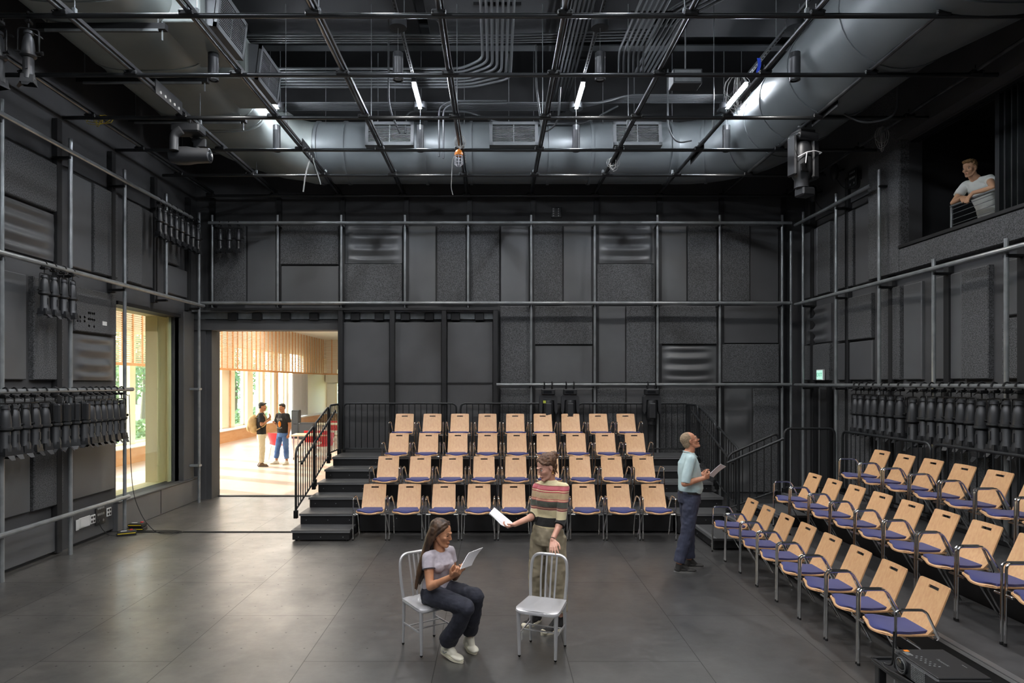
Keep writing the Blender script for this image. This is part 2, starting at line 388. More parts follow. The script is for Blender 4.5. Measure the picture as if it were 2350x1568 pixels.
    bp = N('ShaderNodeBump'); bp.inputs['Strength'].default_value = 0.15; bp.inputs['Distance'].default_value = 0.01; L(n1.outputs['Fac'], bp.inputs['Height']); L(bp.outputs[0], b.inputs['Normal'])
    return m
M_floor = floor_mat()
def tile_mat():
    m = bpy.data.materials.new('lobby_tile'); m.use_nodes = True; nt = m.node_tree; b = nt.nodes['Principled BSDF']; N = nt.nodes.new; L = nt.links.new
    geo = N('ShaderNodeNewGeometry'); br = N('ShaderNodeTexBrick'); br.offset = 0.5; br.inputs['Scale'].default_value = 1
    br.inputs['Brick Width'].default_value = 1.2; br.inputs['Row Height'].default_value = 0.6; br.inputs['Mortar Size'].default_value = 0.004
    br.inputs['Color1'].default_value = (*lin('c4ad98'), 1); br.inputs['Color2'].default_value = (*lin('b9a28d'), 1); br.inputs['Mortar'].default_value = (*lin('9a8878'), 1)
    L(geo.outputs['Position'], br.inputs[0]); L(br.outputs['Color'], b.inputs['Base Color']); b.inputs['Roughness'].default_value = 0.35; return m
M_tile = tile_mat()
# ---------------------------------------------------------------- the room
XL, XR, YB, ZC = -6.0, 6.2, 13.08, 8.5          # left wall, right wall, back wall, ceiling
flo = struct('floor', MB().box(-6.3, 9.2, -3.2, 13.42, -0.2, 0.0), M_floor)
lflo = struct('floor_lobby', MB().box(-11.6, -0.6, 13.42, 43, -0.2, 0.0).box(-11.6, -6.3, 5, 13.42, -0.2, 0.0), M_tile)
struct('ceiling', MB().box(-6.3, 9.2, -3.2, 13.4, ZC, ZC+0.2), M_ceil)
# back wall with the doorway (x -5.75..-3.12, z 0..3.36)
DX0, DX1, DZ = -5.75, -3.12, 3.37
wb_ = struct('wall_back', MB().box(-6.3, DX0, YB, YB+0.27, 0, ZC).box(DX0, DX1, YB, YB+0.27, DZ, ZC).box(DX1, 6.5, YB, YB+0.27, 0, ZC), M_wall)
# left wall with window opening (y 9.2..12.35, z .46..3.56)
WY0, WY1, WZ0, WZ1 = 10.33, 12.38, 0.46, 3.56
wl_ = struct('wall_left', MB().box(XL-0.25, XL, -3.2, WY0, 0, ZC).box(XL-0.25, XL, WY1, YB, 0, ZC)
             .box(XL-0.25, XL, WY0, WY1, 0, WZ0).box(XL-0.25, XL, WY0, WY1, WZ1, ZC), M_wall)
# right wall with the control-room opening (y 4.6..9.78, z 4.37..5.95)
BY0, BY1, BZ0, BZ1 = 4.4, 9.80, 4.38, 5.95
wr_ = struct('wall_right', MB().box(XR, XR+0.2, -3.2, BY0, 0, ZC).box(XR, XR+0.2, BY1, YB, 0, ZC)
             .box(XR, XR+0.2, BY0, BY1, 0, BZ0).box(XR, XR+0.2, BY0, BY1, BZ1, ZC), M_wall)
struct('wall_rear', MB().box(-6.3, 9.2, -3.4, -3.2, 0, ZC), M_wall)

def vpt(px, X): return X*FPX/(px-1137.0)          # distance of pixel column px on the plane x = X
def wavy(u0, u1, v0, v1, fn, depth=0.10, vert=False):
    """bulged board with soft horizontal pleats"""
    mb = MB(); nu, nv = 20, 36; G = []
    for i in range(nu+1):
        row = []
        for j in range(nv+1):
            s, t = i/nu, j/nv
            e = min(1, 5*min(s, 1-s))*min(1, 8*min(t, 1-t)); e = e*e*(3-2*e)
            k = math.sin(t*math.pi*6.4+0.5+0.5*math.sin(3*s))
            d = depth*e*(0.30+0.34*k*abs(k)**0.3*math.sin(math.pi*s)**0.6)
            row.append(fn(u0+(u1-u0)*s, v0+(v1-v0)*t, 0.03+d))
        G.append(row)
    vs = [p for r in G for p in r]; n = nv+1
    fs = [(i*n+j, (i+1)*n+j, (i+1)*n+j+1, i*n+j+1) for i in range(nu) for j in range(nv)]
    mb.add(vs, fs)
    per = [(i, 0) for i in range(nu+1)]+[(nu, j) for j in range(1, nv+1)]+[(i, nv) for i in range(nu-1, -1, -1)]+[(0, j) for j in range(nv-1, 0, -1)]
    a = [G[i][j] for i, j in per]; b = [fn(u0+(u1-u0)*i/nu, v0+(v1-v0)*j/nv, 0.0) for i, j in per]; m = len(per)
    mb.add(a+b, [(q, (q+1) % m, m+(q+1) % m, m+q) for q in range(m)]+[tuple(range(m, 2*m))]); return mb
def panel(parent, kind, u0, u1, v0, v1, fn, g=0.012):
    u0, u1, v0, v1 = min(u0,u1)+g, max(u0,u1)-g, min(v0,v1)+g, max(v0,v1)-g
    if kind == 'W': part_of(parent, 'pleated_panel', wavy(u0, u1, v0, v1, fn), M_mdf, smooth=True, angle=60); return
    d = 0.075 if kind == 'F' else 0.05
    mb = MB(); b = 0.012
    mb.add([fn(u0,v0,0),fn(u1,v0,0),fn(u1,v1,0),fn(u0,v1,0), fn(u0,v0,d-b),fn(u1,v0,d-b),fn(u1,v1,d-b),fn(u0,v1,d-b),
            fn(u0+b,v0+b,d),fn(u1-b,v0+b,d),fn(u1-b,v1-b,d),fn(u0+b,v1-b,d)],
           [(0,1,5,4),(1,2,6,5),(2,3,7,6),(3,0,4,7),(4,5,9,8),(5,6,10,9),(6,7,11,10),(7,4,8,11),(8,9,10,11),(3,2,1,0)])
    part_of(parent, {'F': 'felt_panel', 'S': 'wall_panel', 'D': 'wall_panel'}[kind], mb, {'F': M_felt, 'S': M_mdf, 'D': M_mdf2}[kind])
def backp(kind, px0, px1, py0, py1):
    Y = YB-0.07; a = P(px0, py0, Y); b = P(px1, py1, Y)
    panel(wb_, kind, a.x, b.x, a.z, b.z, lambda u, v, d: (u, YB-d, v), 0.0)
for r in [('F',490,563,518,695),('S',566,632,518,695),('F',643,776,518,607),('S',643,776,610,695),('W',790,922,518,604),('F',790,922,606,695),
          ('S',934,1000,518,695),('F',1003,1069,518,695),('F',1079,1146,518,695),('S',1149,1214,518,695),('F',1225,1291,518,694),('S',1293,1358,518,694),
          ('W',1370,1502,518,604),('F',1370,1502,606,693),('S',1513,1577,518,692),('F',1579,1645,518,692),('F',1657,1721,518,692),('D',1723,1788,518,692),
          ('F',1148,1218,703,880),('F',1227,1360,703,791),('S',1227,1360,793,880),('S',1370,1436,703,879),('F',1438,1504,703,879),
          ('F',1513,1645,703,790),('W',1513,1645,793,879),('D',1657,1788,703,788),('F',1657,1788,790,878),
          ('F',1148,1218,892,1130),('D',1227,1360,892,1130),('F',1370,1436,892,1130),('D',1438,1504,892,1130),('F',1513,1645,892,1130),
          ('W',1657,1727,892,1130),('F',1730,1788,892,1130)]: backp(*r)
def leftp(kind, px0, px1, z0, z1):
    X = XL+0.06; panel(wl_, kind, vpt(px0, X), vpt(px1, X), z0, z1, lambda u, v, d: (XL+d, u, v), 0.008)
for r in [('F',-90,140,4.62,5.28),('W',-90,140,3.95,4.6),('S',165,213,3.95,5.28),('F',214,270,3.95,5.28),('F',290,325,3.95,5.28),('D',326,365,3.95,5.28),
          ('F',382,412,4.5,5.28),('S',382,440,3.95,4.48),('S',5,64,2.35,3.70),('F',75,145,2.35,3.70),('F',168,266,3.05,3.70),('W',168,266,2.35,3.03),
          ('S',5,73,0.66,2.12),('F',75,145,0.66,2.12),('F',168,266,1.72,2.12),('S',168,266,0.66,1.70),('S',8,143,0.03,0.50),('D',168,268,0.03,0.50)]: leftp(*r)
def rightp(kind, px0, px1, z0, z1):
    X = XR-0.07; panel(wr_, kind, vpt(px0, X), vpt(px1, X), z0, z1, lambda u, v, d: (XR-d, u, v), 0.008)
for r in [('S',1842,1873,3.98,5.3),('F',1875,1904,3.98,5.3),('F',1917,1957,3.98,5.3),('S',1959,1998,3.98,5.3),
          ('W',1845,1903,3.08,3.80),('F',1845,1903,2.36,3.06),('F',1918,1999,3.05,3.80),('S',1918,1999,2.36,3.03),
          ('F',2013,2065,2.36,3.80),('S',2069,2112,2.36,3.80),('S',2134,2203,2.36,3.80),('F',2205,2269,2.36,3.80),
          ('S',2300,2440,3.12,3.80),('F',2298,2440,2.36,3.10),('D',1848,1879,0.05,2.22),('F',1925,1998,0.05,2.22),('D',2013,2113,0.05,2.22),
          ('F',2134,2269,0.05,2.22),('D',2298,2440,0.05,2.22)]: rightp(*r)
# thick felt pier and spandrel round the control room opening
panel(wr_, 'F', 9.8, 10.62, 3.98, 8.3, lambda u, v, d: (XR-d*2, u, v), 0.0)
panel(wr_, 'F', 4.0, 9.8, 3.98, BZ0-0.05, lambda u, v, d: (XR-d*2, u, v), 0.0)
part_of(wr_, 'spandrel', MB().box(XR-0.2, XR+0.01, 3.0, 9.8, BZ1+0.02, 6.75), M_wall)
part_of(wr_, 'corner_pier', MB().box(XR-0.03, XR, 10.7, 12.9, 5.45, 8.4), M_mdf2)
# dark side door recess low on the right wall
d2 = struct('door_2', MB().box(XR-0.04, XR-0.005, vpt(1912, XR), vpt(1880, XR), 0.0, 2.2), M_void)
part_of(d2, 'door_frame', MB().box(XR-0.09, XR-0.04, vpt(1884, XR), vpt(1880, XR)+0.04, 0, 2.25).box(XR-0.09, XR-0.04, vpt(1912, XR)-0.04, vpt(1908, XR), 0, 2.25), M_steel)
# upright channels behind the pipe lattices
for px in (484, 637, 783, 929, 1074, 1219, 1365, 1509, 1652, 1795):
    X = (px-1137+ (4 if px > 1137 else 4))/FPX*(YB-0.05)
    if px < 790: part_of(wb_, 'upright_channel', MB().box(X-0.045, X+0.045, YB-0.07, YB-0.01, 3.9, 6.0), M_steel)
    else: part_of(wb_, 'upright_channel', MB().box(X-0.045, X+0.045, YB-0.07, YB-0.01, 0.02 if px > 1150 else 3.9, 6.0), M_steel)
for Y in (7.62, 8.88, 10.14, 11.4, 12.66):
    for w, X, s in ((wl_, XL, 1), (wr_, XR, -1)):
        z0 = 0.02 if (s == 1 and Y < 9) or (s == -1) else 3.72
        z1 = 5.9 if s == 1 or Y > 9.9 else 3.95
        part_of(w, 'upright_channel', MB().box(min(X+0.01*s, X+0.08*s), max(X+0.01*s, X+0.08*s), Y-0.05, Y+0.05, z0, z1), M_void)

# --- doorway: frame, lintel, track with rollers, threshold
d1 = struct('door_1', MB().box(DX0-0.02, DX0+0.09, YB-0.04, YB+0.34, 0, DZ+0.02), M_wall)
part_of(d1, 'door_frame', MB().box(DX0-0.32, DX0-0.02, YB-0.07, YB-0.005, 0, DZ+0.22), M_mdf2)
part_of(d1, 'lintel', MB().box(DX0-0.32, DX1, YB-0.09, YB-0.005, DZ+0.0, DZ+0.20), M_mdf2)
part_of(d1, 'door_track', MB().box(DX0-0.3, 0.02, YB-0.16, YB-0.01, DZ+0.355, DZ+0.385).box(DX0-0.3, 0.02, YB-0.05, YB-0.01, DZ+0.22, DZ+0.36), M_pipe)
for k, px in enumerate((533, 589, 655, 720, 815, 870, 930, 985, 1045, 1100)):
    X = (px-1137)/FPX*12.95; part_of(d1, 'roller_hanger', MB().cbox(X-0.09, X+0.09, YB-0.14, YB-0.03, DZ+0.19, DZ+0.34, 0.01), M_steel)
part_of(d1, 'threshold', MB().box(DX0, DX1, 13.33, 13.44, 0, 0.018), M_steel)
# sliding door leaves beside the opening
for k, (a, b) in enumerate(((787, 894), (906, 1013), (1026, 1131))):
    x0, x1 = (a-1137)/FPX*12.95, (b-1137)/FPX*12.95
    dl = struct('door_%d' % (k+3), MB().cbox(x0, x1, YB-0.13, YB-0.03, 0.05, 3.52, 0.008), M_mdf2)
    part_of(dl, 'cross_rail', MB().box(x0, x1, YB-0.145, YB-0.12, 2.30, 2.33), M_steel)
for px in (781, 900, 1019, 1137):
    X = (px-1137)/FPX*12.85
    part_of(wb_, 'door_post', MB().cbox(X-0.048, X+0.048, YB-0.24, YB-0.02, 0, 3.77, 0.006), M_steel, smooth=True)
part_of(wb_, 'door_head', MB().box(-5.6, 0.05, YB-0.25, YB-0.02, 3.75, 3.79), M_steel)
# floor strip on the stage
solo('floor_strip', MB().cbox(-5.75, -3.02, 10.13, 10.17, 0.0, 0.014, 0.004), M_steel, 'thin dark strip laid across the stage floor from the left wall to the stair foot', 'floor strip')

# --- left window: frame, glass, cream reveal
w1 = struct('window_1', MB().box(XL-0.05, XL+0.04, WY0, WY1, WZ0-0.05, WZ0).box(XL-0.05, XL+0.04, WY0, WY1, WZ1, WZ1+0.06), M_steel)
part_of(w1, 'window_jamb', MB().cbox(XL-0.08, XL+0.1, WY1, WY1+0.42, 0.3, WZ1+0.12, 0.01), M_mdf2)
part_of(w1, 'glass_pane', MB().box(XL-0.13, XL-0.12, WY0, WY1, WZ0, WZ1), M_glass)
part_of(w1, 'reveal', MB().box(XL-0.62, XL-0.14, WY1-0.02, WY1+0.14, WZ0-0.3, WZ1+0.3).box(XL-0.62, XL-0.14, WY0, WY1-0.02, WZ0-0.3, WZ0-0.02).box(XL-0.62, XL-0.14, WY0, WY1-0.02, WZ1+0.02, WZ1+0.3), M_cream)
part_of(w1, 'window_stop', MB().box(XL-0.17, XL-0.14, WY1-0.10, WY1-0.02, WZ0, WZ1).box(XL-0.40, XL-0.38, WY1-0.045, WY1-0.02, WZ0, WZ1), M_cream)
lc = struct('trim_1', MB().cbox(XL+0.005, XL+0.12, 10.18, 13.0, 0.0, 0.44, 0.008), M_mdf, smooth=True)
part_of(lc, 'sill_board', MB().cbox(XL-0.02, XL+0.14, 10.18, 13.0, 0.44, 0.465, 0.004), M_mdf2)
part_of(lc, 'panel_joint', MB().box(XL+0.119, XL+0.123, 11.48, 11.5, 0.02, 0.43), M_void)

# --- ceiling: clouds, beams
for x0, x1 in ((-3.9, -1.2), (-1.05, 2.45), (2.85, 6.1)):
    solo('ceiling_cloud', MB().cbox(x0, x1, 4.2, 10.55, 7.9, 7.98, 0.01), M_cloud, {-3.9: 'flat dark ceiling panel above the left ventilation boxes', -1.05: 'wide flat dark ceiling panel over the middle of the pipe grid', 2.85: 'flat dark ceiling panel beside the big round duct'}[x0], 'ceiling panel')
bmk = lambda y, z: MB().box(-6, 6.2, y-0.09, y+0.09, z, z+0.025).box(-6, 6.2, y-0.012, y+0.012, z+0.02, z+0.36).box(-6, 6.2, y-0.09, y+0.09, z+0.35, z+0.375)
struct('trim_2', bmk(11.1, 8.0), M_cond); struct('trim_3', bmk(8.3, 8.05), M_ceil)

# ---------------------------------------------------------------- control room behind the right wall
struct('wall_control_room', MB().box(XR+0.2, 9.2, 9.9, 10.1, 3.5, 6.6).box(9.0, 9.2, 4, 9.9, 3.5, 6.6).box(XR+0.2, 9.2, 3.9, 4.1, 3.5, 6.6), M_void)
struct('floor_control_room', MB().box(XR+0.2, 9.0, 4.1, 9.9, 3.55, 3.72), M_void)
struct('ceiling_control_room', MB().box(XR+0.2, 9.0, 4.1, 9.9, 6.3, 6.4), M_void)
w2 = struct('window_2', MB().cbox(XR-0.17, XR+0.2, BY0, BY1, BZ0-0.05, BZ0, 0.006), M_steel)
part_of(w2, 'glass_pane', MB().box(XR+0.1, XR+0.112, BY0+0.1, 8.14, BZ0, BZ1), M_glass)
for y, d in ((8.17, 0.07), (8.05, 0.025), (7.94, 0.02), (7.85, 0.015)):
    part_of(w2, 'sash_frame', MB().box(XR+0.07, XR+0.14, y-d/2, y+d/2, BZ0, BZ1), M_rail)
part_of(w2, 'head_track', MB().box(XR+0.03, XR+0.05, BY0, BY1, BZ1-0.03, BZ1).box(XR+0.08, XR+0.1, BY0, BY1, BZ1-0.03, BZ1).box(XR+0.13, XR+0.15, BY0, BY1, BZ1-0.03, BZ1), M_rail)
part_of(w2, 'curtain_track', MB().box(8.2, 8.23, 9.84, 9.9, 3.75, 6.2).box(8.3, 8.33, 9.84, 9.9, 3.75, 6.2).box(8.4, 8.43, 9.84, 9.9, 3.75, 6.2), M_skirt)

# ---------------------------------------------------------------- lobby beyond the doorway and window
FX = -11.0
struct('wall_lobby_right', MB().box(-0.8, -0.6, 13.42, 43, 0, 5.2), M_offwhite)
struct('ceiling_lobby', MB().box(-11.6, -0.6, 13.42, 43, 5.0, 5.2).box(-11.6, -6.3, 5, 13.42, 5.0, 5.2), M_offwhite)
struct('wall_lobby_near', MB().box(-11.6, -6.3, 4.8, 5.0, 0, 5.2), M_offwhite)
struct('wall_lobby_side', MB().box(-6.33, -6.26, 5.0, WY0, 0, 5).box(-6.33, -6.26, WY1+0.15, 13.42, 0, 5).box(-6.33, -6.26, 5, 13.42, WZ1+0.3, 5), M_cream)
# facade: low wall, head and individual windows
struct('wall_facade', MB().box(FX-0.3, FX, 5, 43, 0, 0.45).box(FX-0.3, FX, 5, 43, 3.9, 5.2), M_offwhite)
n = 4
piers = [(5, 15.2), (16.6, 16.9), (18.25, 18.55), (19.6, 19.9), (21.2, 21.5), (22.9, 23.2), (24.6, 25.3), (26.2, 27.5), (28.9, 29.55), (30.75, 31.1), (32.35, 33.0), (34.3, 34.7), (37.3, 43)]
struct('wall_facade_piers', sum_mb := (lambda m: [m.box(FX-0.28, FX+0.04, a, b, 0.45, 3.9) for a, b in piers] and m)(MB()), M_frame)
for i in range(len(piers)-1):
    a, b = piers[i][1], piers[i+1][0]
    if b-a < 0.1 or i == len(piers)-2: continue
    w = struct('window_%d' % (i+4), MB().box(FX-0.2, FX-0.12, a, a+0.05, 0.45, 3.9).box(FX-0.2, FX-0.12, b-0.05, b, 0.45, 3.9).box(FX-0.2, FX-0.12, a, b, 0.45, 0.52).box(FX-0.2, FX-0.12, a, b, 3.82, 3.9), M_frame)
    part_of(w, 'glass_pane', MB().box(FX-0.165, FX-0.155, a+0.05, b-0.05, 0.52, 3.82), M_glassc)
for y in (26.9, 32.7): solo('facade_post', MB().cyl((FX+0.09, y, 0.45), (FX+0.09, y, 2.85), 0.03), M_bench, {26.9: 'slim tan post at the lobby windows, left of the two', 32.7: 'slim tan post at the lobby windows, behind the talking visitors'}[y], 'post')
# end wall with glazed door
we = struct('wall_lobby_end', MB().box(FX, -10.4, 42.5, 42.7, 0, 5).box(-8.6, -0.8, 42.5, 42.7, 0, 5).box(-10.4, -8.6, 42.5, 42.7, 3.2, 5), M_offwhite)
part_of(we, 'canopy', MB().box(-10.9, -9.6, 41.9, 42.5, 2.35, 2.85), M_offwhite)
wd = struct('door_6', MB().box(-10.4, -10.28, 42.45, 42.6, 0, 3.2).box(-9.62, -9.5, 42.45, 42.6, 0, 3.2).box(-10.4, -8.6, 42.45, 42.6, 2.3, 2.42).box(-8.72, -8.6, 42.45, 42.6, 0, 3.2), M_frame)
part_of(wd, 'glass_pane', MB().box(-10.3, -8.7, 42.52, 42.53, 0, 3.2), M_glassc)
part_of(wd, 'door_sticker', MB().cyl((-9.98, 42.5, 1.22), (-9.98, 42.48, 1.22), 0.11, n=20), M_yellow, label='round yellow sticker')
for k, x in enumerate((-10.95, -10.78, -10.6)):
    pass
# upper slatted wood screen along the facade and turning at the end
def screen(name, p0, p1, z0, z1, label):
    p0 = Vector(p0); p1 = Vector(p1); d = (p1-p0); Ln = d.length; d.normalize(); nrm = Vector((d.y, -d.x, 0))
    t = Thing(name, label, 'screen', 'slatted screens under the lobby ceiling'); m = MB(); k = 0; z = z0
    def bx(m, s0, s1, w, za, zb):
        c = [p0+d*s0-nrm*w, p0+d*s1-nrm*w, p0+d*s1+nrm*w, p0+d*s0+nrm*w]
        m.add([(q.x, q.y, za) for q in c]+[(q.x, q.y, zb) for q in c], [(0,3,2,1),(4,5,6,7),(0,1,5,4),(1,2,6,5),(2,3,7,6),(3,0,4,7)])
    while z < z1: bx(m, 0, Ln, 0.006, z, z+0.036); z += 0.062
    t.part('slats', m, M_slatb, smooth=False)
    m = MB(); s = 0.0; i = 0
    while s < Ln:
        bx(m, s, s+(0.10 if i % 5 == 2 else 0.055), 0.022, z0-0.02, z1); s += 0.52; i += 1
    t.part('ribs', m, M_slat, smooth=False)
    t.part('bottom_rail', (lambda q: (bx(q, 0, Ln, 0.03, z0-0.06, z0+0.02), q)[1])(MB()), M_slat, smooth=False)
    t.done()
M_slatb = mat('pale_slat', 'e6d2bc', 0.6, vary=(2, 'd4b596', (1,1,8), 0.5))
screen('slatted_screen', (FX+0.35, 15.0, 0), (FX+0.35, 40.2, 0), 2.88, 4.99, 'long pale wood slatted screen hanging above the lobby windows')
screen('slatted_screen', (FX+0.36, 40.25, 0), (-7.0, 40.9, 0), 2.88, 4.99, 'short pale wood slatted screen hanging across the far end of the lobby')
# bench base along the facade
b = MB(); bp_ = [(FX+0.04, 5.1), (FX+0.55, 5.1), (FX+0.55, 36), (FX+0.75, 39.2), (FX+1.4, 40.6), (-8.5, 41.2), (-8.5, 41.9), (FX+0.9, 41.6), (FX+0.1, 40.5)]
b.prism(bp_, lambda u, v, d: (u, v, d), 0.0, 0.44)
t = Thing('window_bench', 'long tan wooden bench running under the lobby windows', 'bench'); t.part('base', b, M_bench, smooth=False)
t.part('ledge', MB().prism([(u+0.03, v) if u > FX+0.2 else (u, v) for u, v in bp_], lambda u, v, d: (u, v, d), 0.44, 0.47), M_offwhite, smooth=False); t.done()
# grey curtain by the glazing
m = MB(); pts = []
for i in range(60): pts.append((FX+0.25+0.05*math.sin(i*1.55), 34.6+i*2.7/59))
G = [[Vector((x, y, z)) for z in (0.5, 1.7, 2.9)] for x, y in pts]; m.sheet(G, lambda i, j: True, 0.012)
solo('curtain', m, M_lgrey, 'light grey pleated curtain drawn at the right end of the lobby windows', 'curtain')
# light panels added out of view to brighten the lobby (above the doorway's sight line)
for x in (-9.0, -5.5):
    for y in (15.6, 20, 24.4, 28.8):
        t = Thing('lobby_fill_panel', 'flat square fill light added in the lobby ceiling, out of view', 'lamp', 'added lobby fill lights')
        t.part('housing', MB().box(x-1.35, x+1.35, y-1.35, y+1.35, 4.95, 4.998), M_offwhite, smooth=False); t.part('diffuser', MB().box(x-1.3, x+1.3, y-1.3, y+1.3, 4.94, 4.95), M_lobbyfill, smooth=False); t.done()
# lobby furniture
def lobby_table(x, y, w, d, rz, label):
    t = Thing('table', label, 'table', loc=(x, y, 0), rot=rz); t.part('table_top', MB().cbox(-w/2, w/2, -d/2, d/2, 0.71, 0.75, 0.006), M_table)
    for sx in (-1, 1):
        for sy in (-1, 1):
            i = t.part('leg', MB().cyl((sx*(w/2-0.08), sy*(d/2-0.08), 0.07), (sx*(w/2-0.08), sy*(d/2-0.08), 0.71), 0.022, n=10), M_chrome)
            t.part('castor', MB().cyl((sx*(w/2-0.08)-0.014, sy*(d/2-0.08), 0.04), (sx*(w/2-0.08)+0.014, sy*(d/2-0.08), 0.04), 0.04, n=12), M_pipe, sub=i)
    t.done()
lobby_table(-5.45, 20.1, 1.5, 0.8, 0.1, 'pale rectangular table on castors behind the visitor in jeans')
lobby_table(-6.1, 25.3, 1.6, 0.8, 0.0, 'pale table farther back, beside the grey loudspeaker')
def red_chair():
    t = Thing('red_chair', 'red shell chair', 'chair', loc=(0,0,0))
    G = []
    for i in range(9):
        u = -1+i/4; row = []
        for j, (yy, z, w) in enumerate(((-0.2,0.44,0.17),(-0.1,0.43,0.2),(0.08,0.43,0.2),(0.17,0.46,0.19),(0.21,0.56,0.17),(0.24,0.7,0.2),(0.27,0.82,0.19))):
            row.append(Vector((u*w, yy-(0.03*u*u if j > 3 else 0), z+(0.02*u*u if j < 4 else 0))))
        G.append(row)
    t.part('shell', MB().sheet(G, lambda i, j: True, 0.012), M_red)
    for sx in (-1, 1):
        for sy in (-1, 1): t.part('leg', MB().cyl((sx*0.15, sy*0.14, 0.43), (sx*0.2, sy*0.2, 0), 0.009, n=8), M_chrome)
    return reg(t.done())
rc = red_chair(); rcl = [(-6.55, 19.75, 2.6, 'red shell chair between the two talking visitors'), (-5.85, 20.75, 3.3, 'red shell chair at the far side of the near lobby table, left one'),
      (-5.35, 20.75, 2.9, 'red shell chair at the far side of the near lobby table, middle one'), (-4.75, 20.6, 3.3, 'red shell chair at the far side of the near lobby table, right one'),
      (-5.1, 19.5, -0.2, 'red shell chair seen through the stair railing, at the near side of the lobby table'), (-4.45, 19.4, 0.3, 'red shell chair seen through the rearmost part of the stair railing'),
      (-6.4, 26.0, 3.0, 'red shell chair behind the farther lobby table'), (-5.6, 24.7, 0.1, 'red shell chair in front of the farther lobby table')]
for i, (x, y, rz, lb) in enumerate(rcl):
    o = rc if i == 0 else dup(rc, (x, y, 0), rz, lb); o.location = (x, y, 0); o.rotation_euler = (0,0,rz); o['label'] = lb; o['group'] = 'red lobby chairs'
def speaker(x, y, z, w, d, h, label):
    t = Thing('loudspeaker', label, 'speaker'); t.part('cabinet', MB().cbox(x-w/2, x+w/2, y-d/2, y+d/2, z, z+h, 0.015), M_fix2)
    t.part('grille', MB().cbox(x-w/2+0.04, x+w/2-0.04, y-d/2-0.012, y-d/2+0.01, z+0.05, z+h-0.05, 0.01), M_cond); t.part('handle', MB().cbox(x-0.07, x+0.07, y-d/2-0.02, y-d/2-0.01, z+h*0.5, z+h*0.5+0.03, 0.004), M_steel); t.done()
speaker(-7.75, 27.0, 0.0, 0.62, 0.45, 0.68, 'wide grey loudspeaker on the lobby floor behind the visitor in jeans')
speaker(-8.35, 27.4, 0.0, 0.32, 0.3, 1.18, 'tall narrow grey loudspeaker beside the wide one')

# ---------------------------------------------------------------- outside the lobby
struct('ground', MB().box(-120, FX-0.3, -20, 140, -0.3, -0.05).box(FX-0.3, 40, 43.2, 140, -0.3, -0.05), M_grass)
struct('pavement', MB().box(-14.2, FX-0.3, 0, 60, -0.05, -0.03).box(-30, -27, 0, 90, -0.05, -0.02), M_paving)
def tree(x, y, h, r, label, seed):
    g = random.Random(seed); t = Thing('tree', label, 'tree', 'trees outside the lobby windows')
    t.part('trunk', MB().tube([(x, y, -0.05), (x+0.1, y, h*0.3), (x-0.05, y+0.1, h*0.7)], [r*0.09, r*0.07, r*0.04], 10), M_bark)
    m = MB()
    for k in range(2400):
        a = g.uniform(0, 2*math.pi); b_ = math.acos(g.uniform(-1, 1)); rr = r*(g.random()**0.4)
        c = Vector((x+rr*math.sin(b_)*math.cos(a), y+rr*math.sin(b_)*math.sin(a), h*0.62+rr*0.9*math.cos(b_)))
        u = Vector((g.uniform(-1,1), g.uniform(-1,1), g.uniform(-1,1))).normalized(); v = u.orthogonal().normalized(); s = g.uniform(0.06, 0.15)
        m.add([c-u*s, c+v*s*0.6, c+u*s, c-v*s*0.6], [(0,1,2,3)])
    t.part('crown', m, M_leaf, smooth=False); t.done()
for i, (x, y, h, r, lb) in enumerate([(-19, 33, 5.5, 2.4, 'leafy tree outside, behind the left lobby pane'), (-22, 41, 7, 3.0, 'broad leafy tree outside on the lawn, middle of the lobby windows'), (-18, 45, 5, 2.2, 'small leafy tree outside near the far lobby windows'),
      (-28, 62, 9, 4.2, 'large tree far across the lawn'), (-16.5, 26, 4.2, 1.8, 'low leafy tree outside the side window'), (-12, 52, 5, 2.4, 'leafy tree outside the glazed lobby door'), (-40, 72, 11, 5.5, 'largest tree at the far edge of the lawn')]): tree(x, y, h, r, lb, i+3)
m = MB(); g = random.Random(5)
for k in range(2600):
    y = g.uniform(12, 46); c = Vector((-15.2+g.uniform(-0.5, 0.5), y, g.uniform(-0.1, 0.75))); u = Vector((g.uniform(-1,1), g.uniform(-1,1), g.uniform(-1,1))).normalized(); v = u.orthogonal(); s = g.uniform(0.06, 0.13)
    m.add([c-u*s, c+v*s*0.6, c+u*s, c-v*s*0.6], [(0,1,2,3)])
solo('hedge', m, M_leaf, 'low leafy planting outside along the lobby windows', 'hedge', kind='stuff', smooth=False)
